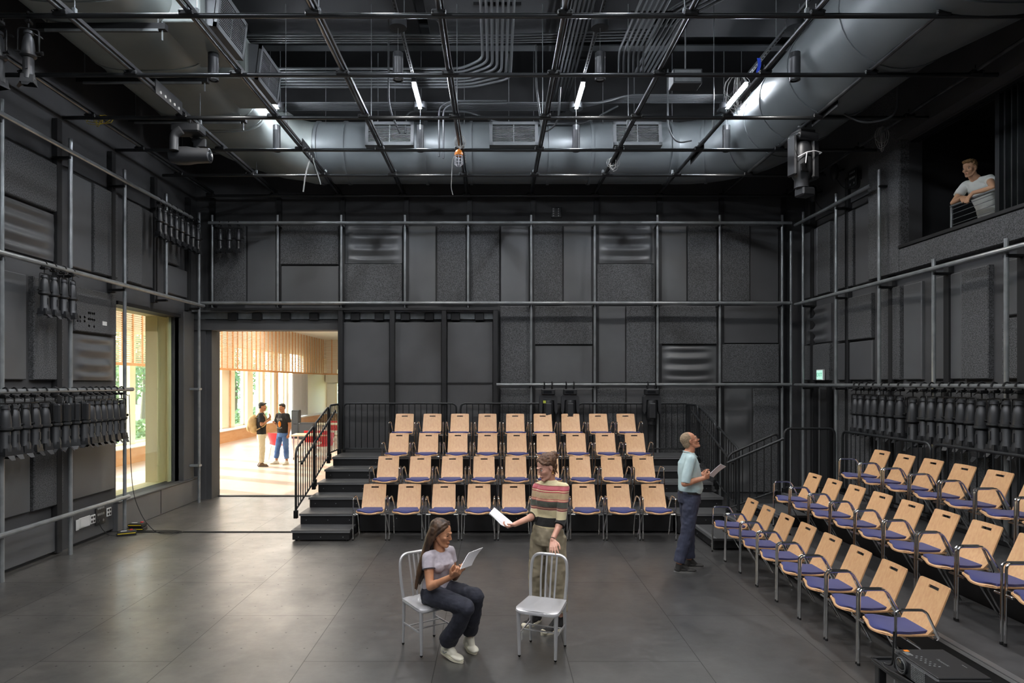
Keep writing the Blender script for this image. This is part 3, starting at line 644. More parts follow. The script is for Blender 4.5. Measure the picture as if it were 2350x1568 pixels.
# ---------------------------------------------------------------- pipe lattices on the walls
GX = [-0.566+1.26*k for k in range(-4, 6)]; GY = [12.85-1.26*k for k in range(0, 6)]; GZ = 6.0
YP, XPL, XPR = 12.85, -5.74, 5.94
def pipe(p0, p1, r=0.026, n=10): return MB().tube([p0, p1], r, n)
def stub_clamp(c, ax): # swivel block
    c = Vector(c); return MB().cbox(c.x-0.045, c.x+0.045, c.y-0.04, c.y+0.04, c.z-0.045, c.z+0.045, 0.01)
t = Thing('wall_pipe_lattice', 'black and grey pipe lattice standing in front of the back wall', 'pipe lattice', 'wall pipe lattices')
for z, x0 in ((5.455, -5.62), (3.885, -5.80), (2.287, 0.02)):
    h = t.part('horizontal_pipe', pipe((x0, YP-0.05, z), (5.80, YP-0.05, z), 0.03), M_pipe)
for k, px in enumerate((487, 637, 783, 929, 1074, 1219, 1365, 1509, 1652, 1795)):
    X = (px-1137)/FPX*YP; z0 = 3.8 if px < 1200 else 0.0
    t.part('vertical_pipe', pipe((X, YP, z0), (X, YP, 5.62), 0.024), M_pipe)
    for z in ((5.455, 3.885, 2.287) if px > 1200 else (5.455, 3.885)): t.part('clamp', MB().cbox(X-0.035, X+0.035, YP-0.02, YP+0.16, z-0.07, z-0.035, 0.006), M_clamp)
t.part('vertical_pipe', pipe((5.80, YP-0.02, 0), (5.80, YP-0.02, 5.3), 0.024), M_pipe); t.done()
t = Thing('wall_pipe_lattice', 'pipe lattice standing in front of the left wall', 'pipe lattice', 'wall pipe lattices')
for z, y1 in ((5.42, 12.25), (3.82, 12.75), (0.56, 10.15)): t.part('horizontal_pipe', pipe((XPL+0.05, 2.5, z), (XPL+0.05, y1, z), 0.03), M_pipe)
t.part('horizontal_pipe', pipe((XPL+0.05, 2.5, 2.22), (XPL+0.05, 10.25, 2.22), 0.03), M_pipe)
for Y in (7.60, 8.83, 10.12, 11.4, 12.66):
    z0 = 0.0 if Y < 11 or Y > 12.5 else 3.82
    t.part('vertical_pipe', pipe((XPL, Y, z0), (XPL, Y, 5.62), 0.026), M_pipe)
    for z in (5.42, 3.82): t.part('clamp', MB().cbox(XL+0.02, XPL+0.02, Y-0.035, Y+0.035, z-0.08, z-0.045, 0.006), M_clamp)
for z in (0.72, 2.2): t.part('wall_bracket', MB().cbox(XL+0.01, XPL+0.03, 12.60, 12.72, z-0.02, z+0.02, 0.005), M_pipe)
t.done()
t = Thing('wall_pipe_lattice', 'pipe lattice standing in front of the right wall', 'pipe lattice', 'wall pipe lattices')
for z, y0 in ((5.42, 10.25), (3.86, 2.5), (2.28, 2.5)): t.part('horizontal_pipe', pipe((XPR-0.05, y0, z), (XPR-0.05, 12.85, z), 0.03), M_pipe)
for Y, z1 in ((7.6, 4.0), (8.86, 4.0), (10.12, 5.62), (11.4, 5.62), (12.62, 5.62)):
    t.part('vertical_pipe', pipe((XPR, Y, 0), (XPR, Y, z1), 0.026), M_pipe)
    for z in ((5.42, 3.86, 2.28) if z1 > 5 else (3.86, 2.28)): t.part('clamp', MB().cbox(XPR-0.02, XR-0.02, Y-0.035, Y+0.035, z-0.08, z-0.045, 0.006), M_clamp)
t.done()
# ---------------------------------------------------------------- overhead pipe grid
t = Thing('overhead_pipe_grid', 'black and worn-steel pipe grid hung under the whole ceiling', 'pipe grid')
xend = [5.80, 5.75, 5.92, 5.95, 5.93, 5.95]; x0s = [-5.6, -5.9, -6.0, -6.0, -6.0, -6.0]
for k, Y in enumerate(GY): t.part('cross_pipe', pipe((x0s[k], Y, GZ), (xend[k]+0.1, Y, GZ), 0.026, 12), M_gpipe)
for X in GX:
    t.part('long_pipe', pipe((X, 3.6, GZ+0.052), (X, 12.95, GZ+0.052), 0.025, 10), M_dpipe)
    t.part('channel', MB().box(X+0.03, X+0.05, 3.6, 12.9, GZ+0.06, GZ+0.10), M_steel, smooth=False)
cl = MB().cbox(-0.075, 0.075, -0.045, 0.045, -0.012, 0.05, 0.012).cyl((-0.06, 0.04, 0.02), (-0.06, -0.06, 0.02), 0.009, n=8).cyl((0.06, 0.04, 0.02), (0.06, -0.06, 0.02), 0.009, n=8).cyl((0, 0.0, 0.03), (0, 0, 0.12), 0.008, n=6)
for X in GX:
    for Y in GY:
        m = MB(); m.M = Matrix.Translation((X, Y, GZ)); m.add(cl.v, cl.f); m.M = None
        t.part('grid_clamp', m, M_clamp)
for X in GX[1:9:1]:
    for Y in (GY[1]+0.3, GY[3]+0.55, GY[5]+0.2):
        if X in (GX[0], GX[9]): continue
        t.part('hanger_rod', MB().tube([(X, Y, GZ+0.05), (X, Y, ZC)], 0.006, 6).cbox(X-0.02, X+0.02, Y-0.02, Y+0.02, GZ+0.08, GZ+0.19, 0.004), M_pipe)
t.done()
# ---------------------------------------------------------------- ducts
def morph(mb, secs, n=36):
    """secs: centre, half width, half height, direction angle in plan"""
    S = []
    for c, a, b, th in secs:
        side = Vector((math.cos(th-math.pi/2), math.sin(th-math.pi/2), 0)); e = 2.0 if abs(a-b) < 0.05 else 3.2; r = []
        for j in range(n):
            q = 2*math.pi*j/n; cx, sz = math.cos(q), math.sin(q)
            r.append(Vector(c)+side*a*math.copysign(abs(cx)**(2/e), cx)+Vector((0,0,b*math.copysign(abs(sz)**(2/e), sz))))
        S.append(r)
    return mb.ring_skin(S)
def band(c, a, b, th, w=0.05, g=0.02):
    d = Vector((math.cos(th), math.sin(th), 0))*w/2; c = Vector(c); return morph(MB(), [(c-d, a+g, b+g, th), (c+d, a+g, b+g, th)])
def diffuser(t, c, w, h, nrm, depth=0.2, tilt=0.0):
    """grille box on a duct: outward direction nrm (plan), face w x h"""
    n = Vector((nrm[0], nrm[1], 0)).normalized(); s = Vector((-n.y, n.x, 0)); q = Quaternion(s, tilt)
    fn = lambda u, v, d: Vector(c)+s*u+(q @ Vector((0,0,v)))+(q @ n)*d
    b = MB(); k = [(-w/2,-h/2),(w/2,-h/2),(w/2,h/2),(-w/2,h/2)]
    b.prism(k, fn, -depth-0.25, -0.02)
    i = t.part('grille_box', b, M_grille, smooth=False)
    f = MB(); e = 0.055
    for a in ((-w/2,w/2,-h/2,-h/2+e),(-w/2,w/2,h/2-e,h/2),(-w/2,-w/2+e,-h/2,h/2),(w/2-e,w/2,-h/2,h/2)):
        f.prism([(a[0],a[2]),(a[1],a[2]),(a[1],a[3]),(a[0],a[3])], fn, -0.03, 0.02)
    t.part('grille_frame', f, M_grille, sub=i, smooth=False)
    g = MB(); v = -h/2+e+0.012
    while v < h/2-e-0.01: g.prism([(-w/2+e,v),(w/2-e,v),(w/2-e,v+0.01),(-w/2+e,v+0.01)], fn, -0.02, 0.005); v += 0.026
    g.prism([(-0.008,-h/2+e),(0.008,-h/2+e),(0.008,h/2-e),(-0.008,h/2-e)], fn, -0.01, 0.008)
    t.part('louvre', g, M_pipe, sub=i, smooth=False)
    t.part('grille_void', MB().prism([(-w/2+e,-h/2+e),(w/2-e,-h/2+e),(w/2-e,h/2-e),(-w/2+e,h/2-e)], fn, -0.03, -0.018), M_void, sub=i, smooth=False)
DZC, DYC, DR = 6.62, 12.25, 0.55
t = Thing('air_duct', 'large round grey duct running across the top of the back wall', 'air duct', 'air ducts')
t.part('duct_body', morph(MB(), [((x, DYC, DZC), DR, DR, 0) for x in (-3.3, -1.5, 0, 1.5, 3.3)]), M_duct, angle=50)
for x in (-3.25, -2.75, -1.28, -0.45, 0.98, 1.75, 3.2): t.part('duct_seam', band((x, DYC, DZC), DR, DR, 0), M_duct, angle=50)
for px in (894, 1179, 1463): diffuser(t, ((px-1137)/FPX*11.62, 11.62, DZC+0.13), 0.86, 0.44, (0, -1), 0.2, -0.12)
for x in (-2.2, 0.25, 2.6): t.part('hanger', MB().tube([(x, DYC, DZC+DR), (x, DYC, ZC)], 0.01, 6), M_pipe)
t.done()
t = Thing('air_duct', 'wide flat-sided grey duct along the top of the left wall, with two square vents', 'air duct', 'air ducts')
el = []
for i in range(9):
    q = i/8; th = math.pi/2*(1-q); c = Vector((-3.4, 11.1, 0))+Vector((-math.sin(th), math.cos(th), 0))*1.15; s_ = q
    el.append(((c.x-0.17*(1-q), c.y, 7.02+(DZC-7.02)*s_), 0.84+(DR-0.84)*s_, 0.45+(DR-0.45)*s_, th))
t.part('duct_body', morph(MB(), [((-4.72, y, 7.02), 0.84, 0.45, math.pi/2) for y in (2.5, 6, 9, 11.0)]), M_duct_lit, angle=40)
t.part('duct_elbow', morph(MB(), el+[((-3.28, DYC, DZC), DR, DR, 0)]), M_duct_lit, angle=40)
for y in (7.3, 8.9, 9.25, 10.6, 11.0): t.part('duct_seam', band((-4.72, y, 7.02), 0.84, 0.45, math.pi/2, 0.04, 0.012), M_duct_lit, angle=40)
for y0, y1 in ((7.85, 9.0), (9.3, 10.35)):
    t.part('branch_box', MB().cbox(-4.2, -3.55, y0, y1, 6.66, 7.25, 0.01), M_duct_lit, smooth=False)
diffuser(t, (-3.40, 8.42, 6.93), 0.86, 0.5, (1, 0), 0.15, 0.12); diffuser(t, (-3.40, 9.82, 6.93), 0.86, 0.5, (1, 0), 0.15, 0.12)
t.done()
t = Thing('air_duct', 'huge round grey duct sweeping along the right wall', 'air duct', 'air ducts')
S = [((4.95, 3.8, 6.80), 0.92, 0.82, math.pi/2), ((4.95, 6.3, 6.80), 0.92, 0.82, math.pi/2), ((4.78, 7.7, 6.72), 0.74, 0.70, math.pi/2), ((4.74, 10.7, 6.68), 0.66, 0.64, math.pi/2)]
t.part('duct_body', morph(MB(), S), M_duct, angle=50)
el = []
for i in range(9):
    q = i/8; th = math.pi/2*(1+q); c = Vector((3.4, 10.95, 0))+Vector((math.cos(q*math.pi/2), math.sin(q*math.pi/2), 0))*1.32
    el.append(((c.x, c.y, 6.68+(DZC-6.68)*q), 0.65+(DR-0.65)*q, 0.64+(DR-0.64)*q, th))
t.part('duct_elbow', morph(MB(), [((4.74, 10.7, 6.68), 0.66, 0.64, math.pi/2)]+el+[((3.28, DYC, DZC), DR, DR, math.pi)]), M_duct, angle=50)
for y, x, z, a, b in ((6.3, 4.95, 6.8, 0.92, 0.82), (7.7, 4.78, 6.72, 0.74, 0.70), (9.1, 4.76, 6.70, 0.70, 0.67), (10.1, 4.745, 6.685, 0.67, 0.65), (10.75, 4.74, 6.68, 0.66, 0.64)): t.part('duct_seam', band((x, y, z), a, b, math.pi/2, 0.05, 0.015), M_duct, angle=50)
for i in (3, 6): c, a, b, th = el[i]; t.part('duct_seam', band(c, a, b, th, 0.05, 0.015), M_duct, angle=50)
t.part('plenum', MB().cbox(4.9, 5.97, 3.5, 6.35, 6.1, 7.8, 0.02), M_mdf, smooth=False)
t.done()
# trapeze channels under the left duct
for i, (y, x0, x1, z, lb) in enumerate(((7.75, -5.42, -3.9, 6.50, 'nearest'), (9.15, -5.85, -4.02, 6.52, 'second'), (10.5, -5.88, -4.0, 6.50, 'third'), (11.9, -5.8, -4.0, 6.50, 'farthest'))):
    t = Thing('support_channel', 'black steel channel holding the left duct, %s of the four' % lb, 'channel', 'duct support channels')
    t.part('channel', MB().box(x0, x1, y-0.04, y+0.04, z, z+0.07), M_steel, smooth=False)
    t.part('end_bolt', MB().cyl((x1-0.05, y, z-0.12), (x1-0.05, y, z+0.1), 0.01, n=6), M_pipe); t.part('lower_strip', MB().box(x0+0.1, x1-0.08, y-0.045, y-0.03, z-0.03, z), M_pipe, smooth=False)
    for xx in (x0+0.1, x1-0.1): t.part('threaded_rod', MB().cyl((xx, y, z+0.05), (xx, y, ZC), 0.007, n=6), M_pipe)
    t.done()
# ---------------------------------------------------------------- strip lights and pendants
SX = (-3.72, -1.285, 1.38, 3.95)
nm = ('left', 'centre left', 'centre right', 'right')
for i, X in enumerate(SX):
    t = Thing('strut_channel', 'perforated steel channel over the grid carrying the %s strip light' % nm[i], 'channel', 'ceiling strut channels')
    m = MB().box(X-0.022, X+0.022, 3.5, 11.6, 7.12, 7.16); y = 3.6
    t.part('channel', m, M_cond, smooth=False)
    h = MB()
    while y < 11.5: h.box(X-0.009, X+0.009, y, y+0.035, 7.114, 7.121); y += 0.085
    t.part('slots', h, M_void, smooth=False)
    for yy in (4.5, 6.6, 9.2, 11.3): t.part('hanger_rod', MB().cyl((X, yy, 7.15), (X, yy, ZC), 0.007, n=6), M_pipe)
    t.done()
    for k, Y in enumerate((0.0, 3.2, 6.35, 10.3)):  # the three nearer rows are unseen, added to light the ducts
        if i == 3 and k in (1, 2): continue
        L = 0.86; t = Thing('strip_light', ('lit white linear lamp hanging above the %s of the pipe grid' % nm[i]) if k == 3 else 'added unseen linear lamp above the near part of the pipe grid', 'strip light', 'linear strip lights')
        t.part('housing', MB().box(X-0.035, X+0.035, Y-0.03, Y+L+0.03, 7.05, 7.11), M_steel, smooth=False)
        t.part('diffuser', MB().box(X-0.026, X+0.026, Y, Y+L, 7.0, 7.05), M_strip, smooth=False); t.done()
def pendant(x, y, z0, h, r, label, lit=True, group='cylinder pendants'):
    t = Thing('pendant_downlight', label, 'pendant lamp', group)
    prof = [(r*0.82, h*0.02), (r*0.82, 0), (r, 0), (r, h*0.8), (r*1.02, h*0.81), (r, h*0.82), (r, h), (0.01, h)]
    t.part('cylinder', MB().lathe([(0.001, h*0.06), (r*0.82, h*0.06)]+prof[0:], 24, (x, y, z0)), M_fix2, angle=30)
    t.part('reflector', MB().lathe([(r*0.78, 0.01), (r*0.5, h*0.05), (0.001, h*0.055)], 20, (x, y, z0)), M_chrome)
    t.part('suspension_wire', MB().cyl((x, y, z0+h), (x, y, 7.0), 0.003, n=5), M_pipe)
    t.part('canopy', MB().cyl((x, y, 7.0), (x, y, 7.10), 0.115, n=24), M_fix2)
    e = t.done()
    if lit:
        ld = bpy.data.lights.new('pendant_beam', 'SPOT'); ld.energy = PEND_W; ld.spot_size = math.radians(152); ld.spot_blend = 0.85; ld.shadow_soft_size = 0.07; ld.color = (1.0, 0.96, 0.91)
        lo = bpy.data.objects.new('pendant_beam', ld); COL.objects.link(lo); lo.location = (x, y, z0-0.015)
    return e
for i, X in enumerate(SX):
    pendant(X+(0 if i else -0.02), 11.18, 6.28, 0.44, 0.063, 'black cylinder pendant lamp in the far row, %s' % nm[i])
    pendant(X, 8.62, 6.31, 0.36, 0.068, 'black cylinder pendant lamp in the nearer row, %s' % nm[i])
    for Y in (5.6, 2.6, -0.6): pendant(X, Y, 6.31, 0.36, 0.068, 'black cylinder pendant lamp nearest overhead', group='cylinder pendants overhead')
# ---------------------------------------------------------------- conduits
def bundle(paths, r, label, clips=()):
    t = Thing('conduit_bundle', label, 'conduits', 'ceiling conduit bundles')
    for p in paths: t.part('conduit', MB().tube(fillet(p, 0.16, 4), r, 8), M_cond)
    for c in clips: t.part('clip_bar', MB().box(*c), M_steel, smooth=False)
    t.done()
paths = []
for i in range(7):
    x = -0.2+i*0.075
    yb = 10.35+0.11*i
    paths.append([(x, 4.0, 7.45), (x, yb, 7.45), (x-0.35-0.05*i, yb+0.25, 7.42), (-4.1, yb+0.25, 7.42)])
bundle(paths, 0.021, 'bundle of seven grey conduits running back over the middle of the grid and turning left', [(-0.3, 0.35, 8.9, 8.94, 7.47, 7.51), (-0.3, 0.35, 6.9, 6.94, 7.47, 7.51)])
paths = [[(1.06+i*0.062, 4.0, 7.55), (1.02+i*0.062, 12.6, 7.55)] for i in range(6)]
bundle(paths, 0.02, 'straight bundle of six grey conduits right of the middle of the grid', [(0.98, 1.5, 8.9, 8.94, 7.57, 7.61), (0.98, 1.5, 10.6, 10.64, 7.57, 7.61)])
paths = []
for i in range(6):
    x = 2.35+i*0.075; paths.append([(x, 4.0, 7.5), (x, 7.4+0.08*i, 7.5), (x-0.35, 7.9+0.08*i, 7.5), (x-0.42, 10.2, 7.5), (x-0.42, 10.2, 7.15)])
bundle(paths, 0.02, 'bundle of six bending grey conduits ending at the junction box', [(1.9, 2.5, 9.2, 9.24, 7.52, 7.56)])
paths = []
for i in range(5):
    x = 3.0+i*0.07; paths.append([(x, 4.0, 7.62), (x, 8.6+0.06*i, 7.62), (x-0.55, 9.3+0.06*i, 7.62), (x-0.62, 11.3, 7.62)])
bundle(paths, 0.02, 'bundle of five bending grey conduits beside the right duct')
paths = [[(-4.1, 11.5+0.06*i, 7.25), (1.9-0.1*i, 11.5+0.06*i, 7.25), (2.3-0.1*i, 11.3+0.06*i, 7.3), (4.2, 11.3+0.06*i, 7.3)] for i in range(6)]
bundle(paths, 0.018, 'long crosswise bundle of six grey conduits in front of the back duct')
paths = [[(-4.1, 10.2+0.07*i, 7.75), (0.3, 10.2+0.07*i, 7.75), (2.4, 10.0+0.09*i, 7.72)] for i in range(4)]
bundle(paths, 0.02, 'upper crosswise group of four conduits under the beam')
paths = [[(-1.6, 11.6, 6.75), (-1.6, 11.75, 7.2), (-0.5, 11.75, 7.2), (0.1, 11.75, 6.98), (1.6, 11.75, 6.98), (2.2, 11.75, 7.3)], [(-0.9, 11.3, 6.2), (-0.9, 11.3, 7.05), (-0.75, 11.3, 7.15), (0.2, 11.3, 7.15)], [(-0.98, 11.35, 6.25), (-0.98, 11.35, 7.1), (-0.8, 11.35, 7.22), (0.2, 11.35, 7.22)]]
bundle(paths, 0.016, 'thin looping conduits in front of the middle vent')
for x, y, z, s in ((2.72, 9.55, 6.7, 1), ):
    t = Thing('junction_box', 'grey steel junction box at the end of the bending conduits', 'junction box')
    t.part('box', MB().cbox(2.45, 2.85, 9.0, 9.25, 6.45, 6.65, 0.006), M_cond); t.part('cover', MB().cbox(2.47, 2.83, 8.99, 9.0, 6.47, 6.63, 0.002), M_pipe)
    t.part('drop_rod', MB().cyl((2.65, 9.12, 6.65), (2.65, 9.12, 7.5), 0.01, n=6), M_pipe); t.done()
for i, (pp, lb) in enumerate((([(-1.62, 9.9, 7.5), (-1.62, 9.9, 6.5), (-1.45, 9.9, 6.1)], 'thin conduit dropping to the grid on the left of the middle'), ([(0.62, 10.0, 7.5), (0.62, 10.0, 6.9), (0.72, 10.0, 6.12), (0.95, 9.9, 6.25), (0.98, 9.9, 6.8)], 'looping conduit dropping to the grid right of the middle'),
        ([(2.9, 11.0, 7.6), (2.9, 11.0, 6.6), (3.05, 11.0, 6.35), (3.3, 11.0, 6.4)], 'looping conduit near the right elbow of the duct'), ([(5.35, 8.7, 6.35), (5.35, 8.7, 5.85), (5.0, 8.9, 5.85), (4.8, 9.0, 6.02)], 'short bent pipe below the right duct'))):
    solo('conduit', MB().tube(fillet(pp, 0.2, 6), 0.014, 8), M_cond, lb, 'conduit', 'single drop conduits')
# outlet plates fixed to the grid channels
for i, (X, Y, lb) in enumerate(((GX[1], 8.6, 'over the left moving lamp'), (GX[2], 10.6, 'above the left cable ends'), (GX[4], 10.75, 'behind the orange work lamp'), (GX[6], 10.75, 'right of the middle'), (GX[8], 9.0, 'next to the right strip light'), (GX[7], 10.6, 'near the right elbow'))):
    t = Thing('outlet_strip', 'row of white connectors on the grid %s' % lb, 'outlet strip', 'grid outlet strips')
    t.part('plate', MB().box(X+0.052, X+0.06, Y-0.35, Y+0.35, GZ-0.02, GZ+0.16), M_steel, smooth=False)
    for k in range(5): t.part('socket', MB().cyl((X+0.06, Y-0.25+k*0.12, GZ+0.03), (X+0.075, Y-0.25+k*0.12, GZ+0.03), 0.02, n=8), M_wcable)
    t.done()
# ---------------------------------------------------------------- risers, steps, railings
def deck_unit(name, label, x0, x1, y0, y1, z, nose, group=None, cat='platform', foot=True, h=None):
    """stage deck: board, black skirt down to z-h (or the floor), metal nosing on one edge ('y' front edge or 'x' left edge)"""
    t = Thing(name, label, cat, group); zb = 0.02 if h is None else z-h
    t.part('deck_board', MB().box(x0, x1, y0, y1, z-0.03, z), M_deck, smooth=False)
    t.part('skirt', MB().box(x0+0.015, x1-0.015, y0+0.015, y1-0.015, zb, z-0.03), M_skirt, smooth=False)
    if nose == 'y':
        t.part('nosing', MB().box(x0, x1, y0-0.006, y0+0.01, z-0.034, z-0.012).box(x0, x1, y0-0.002, y0+0.016, z-0.002, z+0.003), M_nose, smooth=False)
        for k in range(3): t.part('screw', MB().cyl((x0+(x1-x0)*(0.12+0.38*k), y0+0.016, z-0.1), (x0+(x1-x0)*(0.12+0.38*k), y0+0.009, z-0.1), 0.006, n=8), M_nose)
    else:
        t.part('nosing', MB().box(x0-0.006, x0+0.012, y0, y1, z-0.034, z-0.008).box(x0-0.002, x0+0.05, y0, y1, z-0.002, z+0.004), M_nose, smooth=False)
        for k in range(3): t.part('screw', MB().cyl((x0+0.016, y0+(y1-y0)*(0.15+0.35*k), z-0.1), (x0+0.009, y0+(y1-y0)*(0.15+0.35*k), z-0.1), 0.006, n=8), M_nose)
    if foot:
        for a in (x0+0.06, x1-0.06):
            for b in (y0+0.06, y1-0.06): t.part('foot', MB().cyl((a, b, 0), (a, b, 0.03), 0.018, n=8), M_rubber)
    return t.done()
# central bank
YN = [9.56, 9.99, 10.49, 11.0, 11.46, 12.0]
for side, x0, x1 in (('left', -3.0, -2.13), ('right', 2.78, 3.66)):
    for k, y in enumerate(YN[:5]):
        z = 0.16*(k+1)
        if side == 'right' and k == 0: continue
        deck_unit('step', '%s black step of the %s stair beside the central seats' % (ONUM[k+1], side), x0+(0.0 if k else 0.01), x1, y, YN[k+1]-0.004, z, 'y', 'steps of the %s stair' % side, 'step')
for k, (y0, y1, z, nm_) in enumerate(((10.12, 11.0, 0.32, 'lowest'), (11.0, 12.0, 0.64, 'middle'))):
    deck_unit('riser_platform', '%s black platform under the central seating' % nm_, -2.12, 2.77, y0, y1-0.004, z, 'y', 'central riser platforms')
deck_unit('riser_platform', 'top black platform under the back row of the central seating', -3.0, 3.66, 12.0, 12.80, 0.955, 'y', 'central riser platforms')
# right bank: steps then platforms, nosings face the stage
for k, (x, x2) in enumerate(((3.02, 3.47), (3.47, 3.92), (3.92, 4.36), (4.36, 5.28))):
    z = 0.16*(k+1); nm_ = ('bottom', 'second', 'third', 'top')[k]
    deck_unit('step', '%s black step at the far end of the right seating bank' % nm_, x, x2-0.004, 9.06, 9.96, z, 'x', 'steps of the right bank', 'step')
deck_unit('riser_platform', 'lower black platform under the second row of the right seating', 3.50, 4.38, 3.6, 9.05, 0.32, 'x', 'right riser platforms')
deck_unit('riser_platform', 'upper black platform under the top row of the right seating', 4.39, 5.28, 3.6, 9.05, 0.64, 'x', 'right riser platforms')
def railing(label, p0, p1, zt0, zt1, zb0, zb1, group, nb=None, round0=True, round1=True, rail=None, post=True):
    """panel between plan points p0,p1 with top heights zt and bottom heights zb"""
    p0 = Vector((*p0, 0)); p1 = Vector((*p1, 0)); L = (p1-p0).length
    fn = lambda s, z: Vector((p0.x+(p1.x-p0.x)*s, p0.y+(p1.y-p0.y)*s, z))
    t = Thing('railing', label, 'railing', group)
    pts = [fn(0, zb0), fn(0, zt0), fn(1, zt1), fn(1, zb1)]
    t.part('frame', MB().tube(fillet(pts, 0.10, 5), 0.0185, 10), M_rail)
    t.part('bottom_bar', MB().tube([fn(0, zb0+0.06), fn(1, zb1+0.06)], 0.014, 8), M_rail)
    nb = nb or int(L/0.115)
    for k in range(1, nb):
        s = k/nb; t.part('baluster', MB().tube([fn(s, zb0+(zb1-zb0)*s+0.06), fn(s, zt0+(zt1-zt0)*s-0.004)], 0.0085, 6), M_rail)
    for s in (0, 1):
        z = (zb0, zb1)[s]; c = fn(s, z); t.part('foot_clamp', MB().cbox(c.x-0.03, c.x+0.03, c.y-0.03, c.y+0.03, z-0.07, z+0.05, 0.005), M_clamp)
    if rail is not None:
        off, r0, r1 = rail
        nrm = Vector((-(p1.y-p0.y), p1.x-p0.x, 0)).normalized()*off
        a, b = fn(r0[0], r0[1])+nrm, fn(r1[0], r1[1])+nrm
        i = t.part('handrail', MB().tube([a, b], 0.019, 10), M_rail)
        t.part('rail_bracket', MB().tube([fn(0.15, r0[1]+(r1[1]-r0[1])*(0.15-r0[0])/(r1[0]-r0[0])-0.02), fn(0.15, 0)*0+a+(b-a)*((0.15-r0[0])/(r1[0]-r0[0]))], 0.008, 6), M_rail, sub=i)
    return t.done()
# left stair railings (x -3.05), hand rail on the stair side
railing('lowest sloping railing of the left stair, by the doorway', (-3.05, 9.99), (-3.05, 10.98), 1.30, 1.60, 0.32, 0.60, 'left stair railings', 8, rail=(-0.07, (0.05, 1.08), (2.2, 1.80)))
railing('middle sloping railing of the left stair', (-3.05, 11.04), (-3.05, 11.94), 1.62, 1.89, 0.64, 0.92, 'left stair railings', 8)
railing('level railing at the top of the left stair', (-3.05, 12.02), (-3.05, 12.74), 1.905, 1.905, 0.97, 0.97, 'left stair railings', 6)
railing('lowest sloping railing of the right stair, behind the man in the light blue shirt', (3.72, 9.99), (3.72, 10.98), 1.30, 1.60, 0.32, 0.60, 'right stair railings', 9, rail=(0.07, (0.05, 1.08), (2.2, 1.80)))
railing('middle sloping railing of the right stair', (3.72, 11.04), (3.72, 11.94), 1.62, 1.89, 0.64, 0.92, 'right stair railings', 8)
railing('level railing at the top of the right stair', (3.72, 12.02), (3.72, 12.74), 1.905, 1.905, 0.97, 0.97, 'right stair railings', 7)
for a, b, lb in ((788, 1047, 'left'), (1057, 1318, 'middle'), (1327, 1583, 'right')):
    railing('long level railing behind the top row of central seats, %s section' % lb, ((a-1137)/FPX*12.80, 12.83), ((b-1137)/FPX*12.80, 12.83), 1.915, 1.915, 0.97, 0.97, 'rear railings of the central bank', 19)
railing('sloping railing along the far side of the right bank steps, with a hand rail', (3.56, 10.0), (4.33, 10.0), 1.22, 1.56, 0.34, 0.62, 'right bank railings', 7, rail=(-0.07, (-0.06, 1.10), (1.06, 1.47)))
railing('level railing across the far end of the right bank, squarish panel', (4.42, 10.0), (5.19, 10.0), 1.62, 1.62, 0.66, 0.66, 'right bank railings', 7)
for k, (y0, y1, lb) in enumerate(((9.98, 7.96), (7.90, 5.90), (5.84, 3.84))) if False else enumerate(((9.98, 7.96, 'far section'), (7.90, 5.90, 'near section'), (5.84, 3.84, 'section out at the right edge'))):
    railing('level railing behind the top row of the right bank, %s' % lb, (5.30, y0), (5.30, y1), 1.58, 1.58, 0.66, 0.66, 'right bank rear railings', 17)
solo('rail_base', MB().box(5.22, 5.34, 3.7, 10.02, 0.60, 0.655), M_skirt, 'black edge beam holding the rear railings of the right bank', 'beam')
